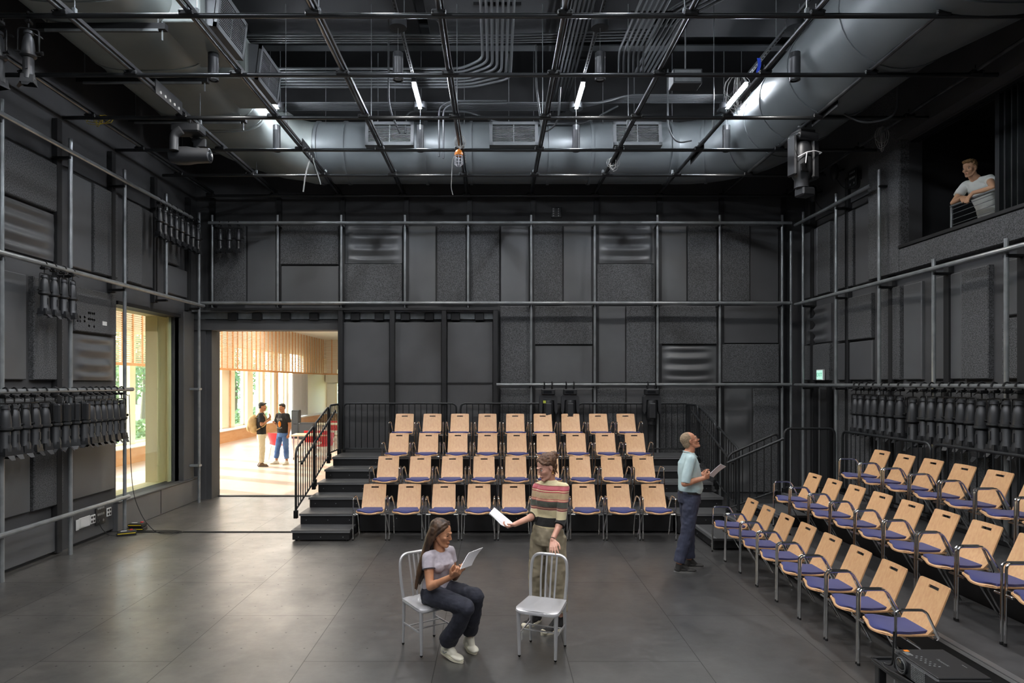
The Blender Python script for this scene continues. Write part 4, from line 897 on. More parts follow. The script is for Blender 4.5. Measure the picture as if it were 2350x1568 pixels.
# ---------------------------------------------------------------- stacking chairs
def make_chair():
    t = Thing('seating_chair', 'chair', 'chair', loc=(0, 0, 0))
    # seat shell
    vs = [0, .05, .12, .22, .36, .5, .62, .8, 1.0]; hw = [.135, .178, .197, .204, .203, .192, .180, .174, .170]
    zz = [.392, .402, .408, .411, .410, .407, .405, .404, .408]
    def cat(L_, t):
        q = t*(len(L_)-1); k = min(int(q), len(L_)-2); u = q-k; g_ = lambda i: L_[max(0, min(len(L_)-1, i))]
        a, b, c, d = g_(k-1), g_(k), g_(k+1), g_(k+2); return b+0.5*u*(c-a+u*(2*a-5*b+4*c-d+u*(3*(b-c)+d-a)))
    N_ = 26; vs, hw, zz = [cat(vs, i/N_) for i in range(N_+1)], [cat(hw, i/N_) for i in range(N_+1)], [cat(zz, i/N_) for i in range(N_+1)]
    vs[0] = 0.0
    def seat(th, inset, dz, n=13):
        G = []
        for i in range(n):
            u = -1+2*i/(n-1); row = []
            for v, w, z in zip(vs, hw, zz):
                w2 = w-inset-(0.02*max(0, v-0.5)*2 if inset else 0); y = -0.225+0.385*v
                y += 0.045*max(0, 1-v/.12)*u*u
                if inset: y = -0.225+inset*0.8+(0.385-inset*1.2)*v+0.045*max(0, 1-v/.12)*u*u
                row.append(Vector((u*w2, y, z+dz+0.007*u*u*(1 if v < 0.3 else max(0, 1-(v-0.3)*3)))))
            G.append(row)
        return MB().sheet(G, lambda i, j: True, th, (0, 0, 1))
    t.part('seat', seat(0.012, 0, 0), M_beech)
    t.part('seat_pad', seat(0.02, 0.014, 0.016), M_blue, angle=60)
    # back with hand slot
    us = [-1, -.93, -.75, -.5, -.33, -.28, -.2, 0, .2, .28, .33, .5, .75, .93, 1]; bv = [0, .04, .12, .3, .5, .7, .84, .855, .885, .9, .96, .985, 1.0]
    G = []
    for u in us:
        row = []
        for v in bv:
            w = 0.168+0.014*min(1, v/0.12)-0.010*v - (0.014 if v == 1.0 else 0.004 if v > .98 else 0)
            y = 0.135+0.14*v+0.02*math.sin(v*math.pi*0.5)-0.022*(1-v)**8
            z = 0.405+0.355*v + (0.0)
            row.append(Vector((u*w, y-0.012*(u*u)*math.sin(min(1, v*1.5)*math.pi/2), z)))
        G.append(row)
    def msk(i, j): return not (4 <= i <= 9 and 6 <= j <= 8)
    t.part('backrest', MB().sheet(G, msk, 0.011), M_beech)
    for s in (-1, 1):
        x = s*0.243
        arm = fillet([(x, -0.185, 0.0), (x-s*0.004, -0.178, 0.622), (x-s*0.004, 0.045, 0.622), (x-s*0.03, 0.165, 0.395), (x-s*0.045, 0.16, 0.385)], 0.045, 5)
        t.part('arm_frame', MB().tube(arm, 0.0105, 8), M_chrome)
        t.part('rear_leg', MB().tube([(x-s*0.045, -0.07, 0.388), (x-s*0.03, 0.02, 0.33), (x-s*0.008, 0.215, 0.0)], 0.0095, 8), M_chrome)
        t.part('link_bracket', MB().cbox(min(x, x-s*0.075), max(x, x-s*0.075), -0.19, -0.165, 0.372, 0.39, 0.004), M_chrome)
        t.part('foot_cap', MB().cyl((x, -0.185, 0), (x, -0.185, 0.02), 0.0125, n=8), M_rubber)
    t.part('under_frame', MB().tube([(-0.2, -0.07, 0.388), (0.2, -0.07, 0.388)], 0.009, 8).tube([(-0.2, 0.14, 0.388), (0.2, 0.14, 0.388)], 0.009, 8), M_chrome)
    return reg(t.done())
ch0 = make_chair(); used = [False]
def put_chair(x, y, z, rz, label, group):
    o = ch0 if not used[0] else dup(ch0, (x, y, z)); used[0] = True
    o.location = (x, y, z); o.rotation_euler = (0, 0, rz); o['label'] = label; o['group'] = group
rownm = ('floor-level', 'second', 'third', 'top')
for r, (Y, z, c) in enumerate(((9.80, 0.0, 1180.5), (10.72, 0.325, 1185.5), (11.62, 0.645, 1187.5), (12.40, 0.96, 1183.5))):
    for k in range(9):
        pc = c+(k-4)*0.534*FPX/(Y-0.05)
        x = -0.002+(c-1137)/FPX*(Y-0.05)+(k-4)*0.534
        put_chair(x, Y, z, 0.0+rnd.uniform(-0.012, 0.012), 'beech chair, blue seat, %s from left in %s row of central bank' % (ONUM[k+1], rownm[r]), 'beech chairs of the central bank')
for r, (X, z, n, y0) in enumerate(((3.155, 0.0, 8, 8.74), (4.04, 0.325, 9, 8.85), (4.94, 0.645, 9, 8.83))):
    for k in range(n):
        put_chair(X+0.01, y0-0.517*k, z, -math.pi/2+rnd.uniform(-0.015, 0.015), 'beech chair, blue seat, %s from far end, %s row of right bank' % (ONUM[k+1], ('floor-level', 'middle', 'top')[r]), 'beech chairs of the right bank')
# ---------------------------------------------------------------- aluminium chairs
def metal_chair(label, c, rot, tag_=False):
    """front toward local -y, footprint .315 x .327"""
    t = Thing('metal_chair', label, 'chair', 'brushed metal chairs', loc=(*c, 0), rot=rot)
    G = []
    n = 15; ms = 13
    for i in range(n):
        u = -1+2*i/(n-1); row = []
        for j in range(ms):
            v = j/(ms-1); w = 0.195-0.022*v; w -= 0.035*max(0, 1-v*9)
            y = -0.205+0.365*v+0.014*max(0, 1-v*6)*u*u
            dish = -0.016*math.exp(-((abs(u)-0.42)**2/0.10+(v-0.55)**2/0.12))
            row.append(Vector((u*w, y, 0.418+dish-0.012*max(0, 1-v*7)*(1-0.55*math.cos(u*math.pi*0.5)**2)-0.004*abs(u)**6)))
        G.append(row)
    t.part('seat', MB().sheet(G, lambda i, j: True, 0.010), M_alu, angle=60)
    t.part('apron', MB().tube(fillet([(-0.163, 0.14, 0.402), (-0.176, -0.17, 0.398), (-0.14, -0.193, 0.394), (0.14, -0.193, 0.394), (0.176, -0.17, 0.398), (0.163, 0.14, 0.402)], 0.03, 4), 0.018, 8), M_alu)
    def flat(pts, w, d, name, taper=1.0):
        """strip of rectangular section following pts"""
        pts = [Vector(p) for p in pts]; rings = []
        for i, p in enumerate(pts):
            tt = (pts[min(i+1, len(pts)-1)]-pts[max(i-1, 0)]).normalized(); f = Vector((0, 1, 0.0)); sd_ = tt.cross(f).normalized(); f = sd_.cross(tt).normalized()
            k = 1+(taper-1)*i/(len(pts)-1); W_, D_ = w*k, d*k; rd = 0.3
            rings.append([p+sd_*a+f*b for a, b in ((-W_/2, -D_/2*rd), (-W_/2*rd, -D_/2), (W_/2*rd, -D_/2), (W_/2, -D_/2*rd), (W_/2, D_/2*rd), (W_/2*rd, D_/2), (-W_/2*rd, D_/2), (-W_/2, D_/2*rd))])
        return t.part(name, MB().ring_skin(rings), M_alu)
    hoop = fillet([(-0.155, 0.158, 0.385), (-0.168, 0.20, 0.60), (-0.155, 0.235, 0.785), (0.155, 0.235, 0.785), (0.168, 0.20, 0.60), (0.155, 0.158, 0.385)], 0.085, 7)
    flat(hoop, 0.026, 0.022, 'back_hoop')
    for x in (-0.068, -0.0235, 0.0235, 0.068): flat([(x*0.9, 0.152, 0.40), (x, 0.185, 0.60), (x, 0.235, 0.782)], 0.016, 0.008, 'back_slat')
    for sx in (-1, 1):
        i = flat([(sx*0.165, -0.172, 0.40), (sx*0.157, -0.165, 0.02)], 0.036, 0.034, 'leg', 0.66)
        t.part('foot_glide', MB().ell((sx*0.157, -0.165, 0.013), (0.012, 0.012, 0.013)), M_chromed, sub=i)
        i = flat([(sx*0.155, 0.155, 0.40), (sx*0.157, 0.168, 0.02)], 0.032, 0.030, 'leg', 0.66)
        t.part('foot_glide', MB().ell((sx*0.157, 0.168, 0.013), (0.012, 0.012, 0.013)), M_chromed, sub=i)
        t.part('side_stretcher', MB().box(sx*0.158-0.004, sx*0.158+0.004, -0.165, 0.165, 0.192, 0.206), M_alu, smooth=False)
    for y in (-0.05, 0.07): t.part('cross_stretcher', MB().box(-0.156, 0.156, y-0.008, y+0.008, 0.194, 0.202), M_alu, smooth=False)
    if tag_: t.part('paper_tag', MB().box(-0.151, -0.144, -0.13, -0.10, 0.13, 0.195).box(-0.150, -0.146, -0.125, -0.115, 0.195, 0.215), M_white, smooth=False, label='small white tag tied to the stretcher')
    return t.done()
M_chromed = mat('dark_chrome', '303032', 0.12, 0.9)
RA = math.atan2(-0.271, 0.191)+math.pi/2; RB = math.atan2(-0.307, -0.111)+math.pi/2
metal_chair('brushed metal chair under the seated woman', (-0.592, 5.742), RA)
metal_chair('empty brushed metal chair in front of the standing woman', (0.406, 5.632), RB, True)
# ---------------------------------------------------------------- stage lights
def clamp_mb(z=0): # hook over a pipe running along local x; pipe centre at origin
    m = MB(); m.tube([(0, 0.045, -0.05), (0, 0.045, 0.0), (0, 0.03, 0.035), (0, 0, 0.047), (0, -0.032, 0.033), (0, -0.043, 0.0)], 0.011, 8)
    m.cbox(-0.03, 0.03, -0.04, 0.06, -0.085, -0.045, 0.008); m.cyl((0, -0.03, -0.055), (0.02, -0.10, -0.10), 0.006, n=6); m.cyl((0, 0, -0.085), (0, 0, -0.14), 0.009, n=8); return m
def profile_light(style=0, s=1.0):
    t = Thing('profile_spotlight', 'x', 'stage light', loc=(0, 0, 0))
    t.part('hook_clamp', clamp_mb(), M_clamp)
    w = 0.105
    t.part('yoke', MB().tube(fillet([(-w, 0, -0.42), (-w, 0, -0.15), (w, 0, -0.15), (w, 0, -0.42)], 0.04, 4), 0.009, 6).cyl((-w-0.03, 0, -0.42), (w+0.03, 0, -0.42), 0.012, n=8).cyl((w+0.02, 0, -0.42), (w+0.045, 0, -0.42), 0.022, n=10), M_clamp)
    if style == 0:
        t.part('lamp_housing', MB().lathe([(0.02, -0.165), (0.045, -0.18), (0.05, -0.215), (0.036, -0.22), (0.036, -0.235), (0.050, -0.255), (0.062, -0.32), (0.069, -0.40), (0.070, -0.455), (0.052, -0.465)], 18), M_fix2)
    else:
        t.part('lamp_housing', MB().cbox(-0.075, 0.075, -0.07, 0.07, -0.45, -0.18, 0.02).cbox(-0.03, 0.03, -0.07, 0.16, -0.42, -0.24, 0.015).cyl((0.0, 0.12, -0.30), (0.0, 0.168, -0.30), 0.02, n=12), M_fix)
    t.part('shutter_ring', MB().lathe([(0.06, -0.44), (0.084, -0.445), (0.086, -0.47), (0.068, -0.49), (0.05, -0.495)], 18).box(-0.125, 0.125, -0.004, 0.004, -0.462, -0.456), M_fix)
    t.part('barrel', MB().lathe([(0.05, -0.49), (0.058, -0.51), (0.058, -0.66), (0.066, -0.68), (0.07, -0.745), (0.05, -0.75)], 18).box(-0.012, 0.012, -0.068, -0.05, -0.64, -0.54), M_fix2)
    m = MB(); m.add([(-.06,-.06,-.70),(.06,-.06,-.70),(.06,.06,-.70),(-.06,.06,-.70),(-.07,-.07,-.79),(.07,-.07,-.79),(.07,.07,-.79),(-.07,.07,-.79)], [(0,1,5,4),(1,2,6,5),(2,3,7,6),(3,0,4,7)])
    m.box(-0.074, 0.074, -0.074, -0.066, -0.80, -0.78).box(-0.074, 0.074, 0.066, 0.074, -0.80, -0.78).box(-0.074, -0.066, -0.07, 0.07, -0.80, -0.78).box(0.066, 0.074, -0.07, 0.07, -0.80, -0.78)
    m.add([(-.05,-.07,-.79),(.05,-.07,-.79),(.03,-.12,-.85),(-.03,-.12,-.85)],[(0,1,2,3)]).add([(-.07,-.05,-.79),(-.07,.05,-.79),(-.11,.03,-.84),(-.11,-.03,-.84)],[(0,1,2,3)])
    t.part('colour_frame_holder', m, M_fix, smooth=False)
    t.part('lens', MB().ell((0, 0, -0.735), (0.055, 0.055, 0.012)), M_lens)
    cab = [(0.03, 0.05, -0.17)]
    for q in range(9): a = q/8*math.pi*1.3; cab.append((0.06+0.075*math.cos(a+0.4), 0.075, -0.25+0.075*math.sin(a+0.4)))
    cab.append((0.02, 0.08, -0.36)); t.part('power_cable', MB().tube(fillet(cab, 0.03, 2), 0.006, 6), M_cable)
    return reg(t.done())
pl0, pl1 = profile_light(0), profile_light(1); pused = [False, False]
def hang(x, y, z, rz, label, group, style=0, s=1.0, tilt=0.0):
    src = (pl0, pl1)[style]; o = src if not pused[style] else dup(src, (0,0,0)); pused[style] = True
    o.location = (x, y, z); o.rotation_euler = (tilt, 0, rz); o.scale = (s, s, s); o['label'] = label; o['group'] = group
xr = [1964,1976,1993,2008,2027,2044,2066,2095,2120,2138,2161,2182,2207,2229,2253,2282,2311,2338]
for k, px in enumerate(xr):
    s_ = 1.08 if k in (7, 14) else 0.98; yy = (XPR-0.05)*FPX/(px-1137)
    hang(XPR-0.05, yy, 2.28, -math.pi/2+rnd.uniform(-0.25, 0.25), 'black profile spotlight on the right wall rail, %s from its far end' % ONUM[k+1], 'spotlights on the right wall rail', 0, s_)
xl = [(12,0),(33,0),(57,0),(80,0),(103,0),(127,1),(149,1),(171,1),(193,1),(208,0),(222,0),(236,0),(250,0),(264,0),(279,0)]
for k, (px, st) in enumerate(xl):
    yy = (XPL+0.05)*FPX/(px-1137)
    hang(XPL+0.05, yy, 2.22, (math.pi/2 if st == 0 else math.pi/2+0.5)+rnd.uniform(-0.2, 0.2), '%s hanging on the left wall rail, %s from its near end' % (('black profile spotlight', 'box-backed black spotlight')[st], ONUM[k+1]), 'spotlights on the left wall rail', st, 0.94)
for k, px in enumerate((102, 124, 146, 166)):
    yy = (XPL+0.05)*FPX/(px-1137); hang(XPL+0.05, yy, 3.82, math.pi/2+rnd.uniform(-0.2, 0.2), 'black spotlight on the second left wall pipe, %s of four from the near side' % ONUM[k+1], 'spotlights on the second left pipe', 0, 0.8)
for k, px in enumerate((366, 378, 391, 404, 417, 430, 442, 454)):
    yy = (XPL+0.05)*FPX/(px-1137); hang(XPL+0.05, yy, 5.42, math.pi/2+rnd.uniform(-0.3, 0.3), 'black spotlight in the high back left corner cluster, %s from the near side' % ONUM[k+1], 'spotlights in the high corner cluster', 0, 0.78)
for k, px in enumerate((505, 526, 547)):
    hang((px-1137)/FPX*12.8, 12.80, 5.455, rnd.uniform(-0.2, 0.2), 'black spotlight on the top pipe of the back wall, %s of three from left' % ONUM[k+1], 'spotlights on the back wall top pipe', 0, 0.72)
hang(-4.68, 6.55, 6.0, 0.3, 'large black spotlight hanging from the nearest cross pipe at top left', 'spotlights on the nearest cross pipe', 0, 0.86)
hang(-4.98, 6.55, 6.0, -0.2, 'black spotlight cut by the left picture edge on the nearest cross pipe', 'spotlights on the nearest cross pipe', 0, 0.9)
def moving_light(label, loc, rz, s=1.0, sticker=False):
    t = Thing('moving_head_light', label, 'stage light', 'moving head lights', loc=loc, rot=rz); X = lambda v: v*s
    m = MB()
    for x in (-0.075, 0.075):
        m.tube([(X(x), X(0.04), X(-0.06)), (X(x), X(0.04), X(0.03)), (X(x), 0, X(0.05)), (X(x), X(-0.04), X(0.03)), (X(x), X(-0.04), X(-0.03))], X(0.012), 8); m.cyl((X(x), 0, X(-0.04)), (X(x), 0, X(-0.09)), X(0.02), n=8)
    t.part('pipe_clamps', m, M_clamp)
    t.part('base', MB().cbox(X(-.13), X(.13), X(-.10), X(.10), X(-.20), X(-.09), X(.015)), M_fix)
    t.part('display', MB().box(X(-.10), X(.06), X(-.104), X(-.10), X(-.17), X(-.12)), M_lens, smooth=False)
    if sticker: t.part('sticker', MB().box(X(-.11), X(-.06), X(-.185), X(-.18), X(-.36), X(-.31)), mat('green_sticker', 'a8b040', 0.6), smooth=False, label='small green sticker')
    t.part('yoke', MB().prism([(-.17,-.24),(-.12,-.20),(.12,-.20),(.17,-.24),(.18,-.52),(.15,-.58),(.12,-.52),(.11,-.30),(-.11,-.30),(-.12,-.52),(-.15,-.58),(-.18,-.52)], lambda u, v, d: (X(u), X(d), X(v)), -0.07, 0.07), M_fix2)
    t.part('head', MB().lathe([(X(.06), X(-.29)), (X(.10), X(-.31)), (X(.112), X(-.36)), (X(.112), X(-.62)), (X(.10), X(-.70)), (X(.085), X(-.72)), (X(.085), X(-.78)), (X(.06), X(-.79))], 12), M_fix)
    t.part('head_cover', MB().cbox(X(-.06), X(.06), X(-.125), X(-.09), X(-.66), X(-.36), X(.015)), M_fix2)
    t.part('lens', MB().ell((0, 0, X(-.785)), (X(.07), X(.07), X(.015))), M_lens)
    return t.done()
for px, lb in ((1258, 'left'), (1308, 'middle'), (1495, 'right')):
    moving_light('black moving head light on the eye-level pipe of the back wall, %s of three' % lb, ((px-1137)/FPX*12.8, 12.80, 2.287), 0, 1.0, px == 1258)
# big fixture on the right of the grid
def big_light():
    c = Vector((4.474, 9.5, GZ+0.05)); t = Thing('automated_spotlight', 'large black automated spotlight tied with pale rope, hanging from the right of the grid', 'stage light', loc=tuple(c), rot=0.25)
    t.part('pipe_clamps', MB().tube([(0, 0.05, -0.10), (0, 0.04, 0.04), (0, -0.04, 0.04), (0, -0.05, -0.03)], 0.012, 8).cbox(-0.13, 0.13, -0.1, 0.1, -0.14, -0.07, 0.01), M_clamp)
    t.part('base', MB().cbox(-0.17, 0.17, -0.13, 0.13, -0.24, -0.12, 0.02), M_fix2)
    t.part('yoke_arm', MB().cbox(0.07, 0.2, -0.11, 0.11, -0.78, -0.14, 0.03), M_fix); t.part('yoke_arm', MB().cbox(-0.21, -0.16, -0.09, 0.09, -0.74, -0.16, 0.02), M_fix)
    t.part('head', MB().lathe([(0.06, -0.22), (0.12, -0.26), (0.14, -0.34), (0.145, -0.66), (0.125, -0.74), (0.10, -0.78), (0.10, -0.90), (0.07, -0.91)], 24, (-0.03, 0, 0)), M_fix2)
    m = MB()
    for k in range(6): m.box(-0.15+0.02*k, -0.145+0.02*k, -0.155, -0.12, -0.70, -0.60+0.012*k)
    t.part('cooling_fins', m, M_clamp, smooth=False)
    t.part('shutter_bracket', MB().cbox(-0.08, 0.13, -0.1, 0.1, -1.02, -0.90, 0.02), M_fix)
    t.part('lens', MB().ell((-0.03, 0, -0.905), (0.085, 0.085, 0.015)), M_lens)
    t.part('rope', MB().tube([(-0.19, -0.12, -0.50), (-0.08, -0.165, -0.44), (0.0, -0.17, -0.42), (0.08, -0.15, -0.40), (0.2, -0.13, -0.41), (0.22, 0.1, -0.42)], 0.008, 6).tube([(-0.08, -0.17, -0.45), (-0.1, -0.18, -0.52), (-0.11, -0.18, -0.60)], 0.006, 6), M_paper)
    t.part('safety_cable', MB().tube(arc((-0.16, -0.12, -0.33), 0.16, 0.8, 4.6, 12, (0.7, 0.2, 0), (0, 0, 1)), 0.005, 6), M_cable)
    t.done()
big_light()
# moving head at left, lying horizontally
def left_mover():
    c = P(432, 268, 9.15); t = Thing('moving_head_light', 'black moving head light with a horizontal barrel, hanging from the left of the grid', 'stage light', 'moving head lights', loc=(c.x, c.y, GZ), rot=0)
    t.part('pipe_clamps', MB().tube([(0, 0.05, -0.08), (0, 0.04, 0.06), (0, -0.05, 0.06), (0, -0.06, 0)], 0.014, 8), M_clamp)
    t.part('base', MB().cbox(-0.20, 0.20, -0.12, 0.12, -0.20, -0.08, 0.02), M_fix)
    t.part('yoke', MB().tube(fillet([(-0.02, -0.16, -0.20), (-0.12, -0.16, -0.26), (-0.12, -0.16, -0.48)], 0.06), 0.06, 14), M_fix2); t.part('yoke', MB().tube(fillet([(0.02, 0.15, -0.20), (0.09, 0.16, -0.26), (0.03, 0.16, -0.46)], 0.06), 0.06, 14), M_fix)
    m = MB(); rings = [(-0.26, 0.05), (-0.24, 0.10), (-0.15, 0.125), (0.0, 0.125), (0.12, 0.105), (0.30, 0.10), (0.31, 0.085)]
    m.ring_skin([[Vector((x, r*math.cos(2*math.pi*j/20), -0.50+r*math.sin(2*math.pi*j/20))) for j in range(20)] for x, r in rings])
    t.part('head', m, M_fix2); t.part('lens', MB().ell((0.305, 0, -0.50), (0.012, 0.085, 0.085)), M_lens)
    t.part('control_panel', MB().cbox(0.02, 0.20, 0.1, 0.14, -0.34, -0.22, 0.01), M_fix); t.done()
left_mover()
# caged work lamp, cables and tape on the grid
c = Vector((GX[4]-0.01, 10.25, 5.72))
t = Thing('work_lamp', 'orange caged work lamp dangling from the middle of the grid', 'work lamp')
t.part('cap', MB().lathe([(0.02, 0.26), (0.05, 0.24), (0.068, 0.20), (0.068, 0.165)], 16, c), M_orange)
t.part('globe', MB().lathe([(0.045, 0.17), (0.05, 0.12), (0.045, 0.04), (0.02, 0.01)], 14, c), glass('lamp_globe', (0.9, 0.9, 0.9), 0.1, 0.1))
m = MB()
for k in range(8):
    a = k*math.pi/4; m.tube([c+Vector((0.064*math.cos(a), 0.064*math.sin(a), 0.17)), c+Vector((0.064*math.cos(a), 0.064*math.sin(a), 0.03)), c+Vector((0.03*math.cos(a), 0.03*math.sin(a), 0))], 0.004, 5)
for z in (0.05, 0.10, 0.15): m.tube([c+Vector((0.064*math.cos(2*math.pi*k/14), 0.064*math.sin(2*math.pi*k/14), z)) for k in range(14)], 0.003, 5, closed=True)
t.part('cage', m, M_paper); t.part('hook', MB().tube([c+Vector((0, 0, 0.25)), c+Vector((0.02, 0, 0.32)), c+Vector((-0.02, 0, 0.38))], 0.006, 6), M_orange)
t.part('cord', MB().tube(fillet([c+Vector((-0.03, 0, 0.24)), c+Vector((-0.10, 0, 0.1)), c+Vector((-0.12, 0, -0.35)), c+Vector((-0.09, 0, -0.45))], 0.1), 0.007, 6), M_wcable); t.done()
def coil(name, label, c, n, r, seed, mt, hang_=0.4):
    g = random.Random(seed); m = MB(); c = Vector(c)
    for k in range(n):
        a0 = g.uniform(0, 6.28); w = r*g.uniform(0.5, 1.1); h = hang_*g.uniform(0.6, 1.1); pts = []
        for i in range(13):
            q = i/12*2*math.pi; pts.append(c+Vector((math.cos(a0)*w*math.sin(q), math.sin(a0)*w*math.sin(q)*0.6, -h*(1-math.cos(q))/2+g.uniform(-0.01, 0.01))))
        m.tube(pts, 0.0035, 5)
    return solo(name, m, mt, label, 'cable', 'cable loops tied to the grid')
coil('cable_coil', 'pale cable loops hanging from the grid in front of the conduits, right of centre', (GX[7]-0.05, 8.55, 6.35), 9, 0.16, 2, M_wcable, 0.5)
coil('cable_coil', 'tangle of pale cable ends above the orange work lamp', (GX[4]+0.02, 10.15, 6.16), 8, 0.10, 3, M_wcable, 0.22)
coil('cable_coil', 'yellow cable loops on the leftmost long pipe', (GX[0]+0.02, 9.2, 6.08), 5, 0.22, 4, M_yellow, 0.14)
coil('cable_coil', 'pale cable loops by the right diffuser of the back duct', (GX[6]+0.02, 10.95, 6.1), 6, 0.12, 5, M_wcable, 0.24)
coil('cable_coil', 'pale cable loops tucked below the right duct', (GX[9], 9.7, 6.12), 6, 0.12, 6, M_wcable, 0.35)
solo('loose_cable', MB().tube(fillet([(GX[2]+0.05, 10.75, 6.05), (GX[2]-0.02, 10.7, 5.75), (GX[2]-0.06, 10.7, 5.45)], 0.2), 0.011, 7), M_wcable, 'white cable end hanging straight down left of centre', 'cable', 'hanging cable ends')
solo('loose_cable', MB().tube(fillet([(GX[2]+0.04, 10.85, 6.07), (GX[2]+0.14, 10.8, 5.8), (GX[2]+0.20, 10.8, 5.6)], 0.2), 0.009, 7), M_wcable, 'shorter white cable end beside the long one left of centre', 'cable', 'hanging cable ends')
solo('tape_strip', MB().sheet([[Vector((3.53+0.003*i, 9.1, 6.55-0.03*j+0.004*math.sin(j))) for j in range(9)] for i in range(3)] if False else [[Vector((3.46+i*0.045+0.012*math.sin(j*0.8), 8.65, 6.62-j*0.035)) for j in range(9)] for i in range(2)], lambda i, j: True, 0.002), M_bluet, 'strip of blue tape hanging off the grid by the right duct', 'tape')
# small things on the walls
def plates(name, label, wall, y, z, kind, group='wall outlet plates'):
    """faceplates on the left (X=-6) or right wall"""
    s = 1 if wall == 'L' else -1; X = (XL+0.06) if wall == 'L' else (XR-0.10)
    t = Thing(name, label, 'outlet', group)
    a, b = sorted((X, X+s*0.012))
    w, h = {'quad': (0.12, 0.13), 'dup': (0.08, 0.13), 'blank': (0.07, 0.15), 'wide': (0.25, 0.15), 'panel': (0.24, 0.30), 'screen': (0.14, 0.09), 'pl': (0.34, 0.30)}[kind]
    mt = M_white if kind in ('quad', 'dup', 'blank', 'wide') else M_fix
    t.part('plate', MB().cbox(a, b, y-w/2, y+w/2, z-h/2, z+h/2, 0.004), mt)
    f = X+s*0.012
    ds = {'quad': [(-.028,.03),(.028,.03),(-.028,-.03),(.028,-.03)], 'dup': [(0,.03),(0,-.03)], 'blank': [], 'wide': [], 'panel': [(-.07+.045*i, .09) for i in range(4)]+[(-.07+.045*i, 0.0) for i in range(4)]+[(-.06,-.1),(.06,-.1)],
          'screen': [], 'pl': [(-.11+.055*i, .09) for i in range(5)]+[(-.11+.055*i, 0.0) for i in range(5)]}[kind]
    for du, dv in ds:
        p0, p1 = (f-s*0.004, y+du, z+dv), (f+s*0.003, y+du, z+dv); t.part('socket', MB().cyl(p0, p1, 0.019, n=10), M_rubber if mt is M_white else M_pipe)
    if kind == 'screen': t.part('display', MB().box(min(f, f+s*0.004), max(f, f+s*0.004), y-0.055, y+0.055, z-0.03, z+0.03), M_white)
    if kind == 'wide': t.part('cover_flap', MB().cbox(min(f, f+s*0.006), max(f, f+s*0.006), y-0.10, y+0.0, z-0.06, z+0.06, 0.003), M_white)
    t.done()
L = lambda px: 5.92*FPX/(1137-px)
plates('outlet_plate', 'white four-hole outlet plate high on the left wall, left one', 'L', L(182), 3.23, 'quad'); plates('outlet_plate', 'narrow white outlet plate high on the left wall', 'L', L(195), 3.24, 'dup')
plates('connector_panel', 'black connector panel high on the left wall', 'L', L(211), 3.25, 'panel'); plates('touch_screen', 'small framed display high on the left wall', 'L', L(241), 3.22, 'screen')
plates('outlet_plate', 'narrow blank white plate low on the left wall', 'L', L(180), 0.30, 'blank'); plates('outlet_plate', 'wide blank white plate low on the left wall', 'L', L(196), 0.31, 'wide')
plates('outlet_plate', 'white four-hole outlet plate low on the left wall, left of the black panel', 'L', L(215), 0.31, 'quad'); plates('connector_panel', 'black connector panel low on the left wall', 'L', L(233), 0.35, 'panel')
plates('outlet_plate', 'white four-hole outlet plate low on the left wall, right of the black panel', 'L', L(252), 0.34, 'quad')
plates('connector_panel', 'dark connector panel high on the right wall, left of the corner pipe', 'R', 6.1*FPX/(1957-1137), 5.82, 'panel')
t = Thing('connector_panel', 'dark connector panel at the top of the back wall', 'outlet'); c = P(1277, 488, YB-0.02)
t.part('plate', MB().cbox(c.x-0.1, c.x+0.1, YB-0.03, YB-0.005, c.z-0.1, c.z+0.1, 0.004), M_fix2)
for k in range(8): t.part('socket', MB().cyl((c.x-0.06+0.1*(k % 2)+0.0, YB-0.036, c.z+0.07-0.045*(k//2)), (c.x-0.06+0.1*(k % 2), YB-0.03, c.z+0.07-0.045*(k//2)), 0.014, n=8), M_white)
t.done()
# exit sign on the right wall
ye, ze = 12.24, 2.47; t = Thing('exit_sign', 'small green-white lit exit sign on the right wall near the corner', 'exit sign')
t.part('housing', MB().cbox(XR-0.13, XR-0.09, ye-0.125, ye+0.125, ze-0.10, ze+0.10, 0.006), M_white)
t.part('lit_face', MB().box(XR-0.134, XR-0.13, ye-0.11, ye+0.11, ze-0.085, ze+0.085), M_exit, smooth=False)
e = t.done(); lettering('EXIT', 0.10, M_exitg, e, Vector((XR-0.136, ye, ze))-e.location, (math.pi/2, 0, -math.pi/2))
# speakers with cords high on the right wall
for px, py, lb in ((1915, 395, 'upper'), (1866, 445, 'lower')):
    Y = 6.0*FPX/(px-1137); c = P(px, py, Y); t = Thing('wall_device', '%s small black device with looping cords on the right wall' % lb, 'device', 'corded devices on the right wall')
    t.part('body', MB().ell((c.x, c.y, c.z), (0.07, 0.09, 0.16)), M_fix); t.part('bracket', MB().cyl((c.x, c.y, c.z), (XR, c.y, c.z+0.06), 0.02, n=8), M_clamp)
    t.part('cord', MB().tube(fillet([(c.x, c.y-0.05, c.z-0.12), (c.x+0.05, c.y-0.2, c.z-0.35), (XR-0.03, c.y-0.5, c.z-0.45), (XR-0.03, c.y-0.52, c.z-0.25)], 0.1), 0.008, 6), M_cable)
    t.part('connector', MB().cbox(XR-0.06, XR-0.01, c.y-0.56, c.y-0.48, c.z-0.30, c.z-0.14, 0.005), M_clamp); t.done()
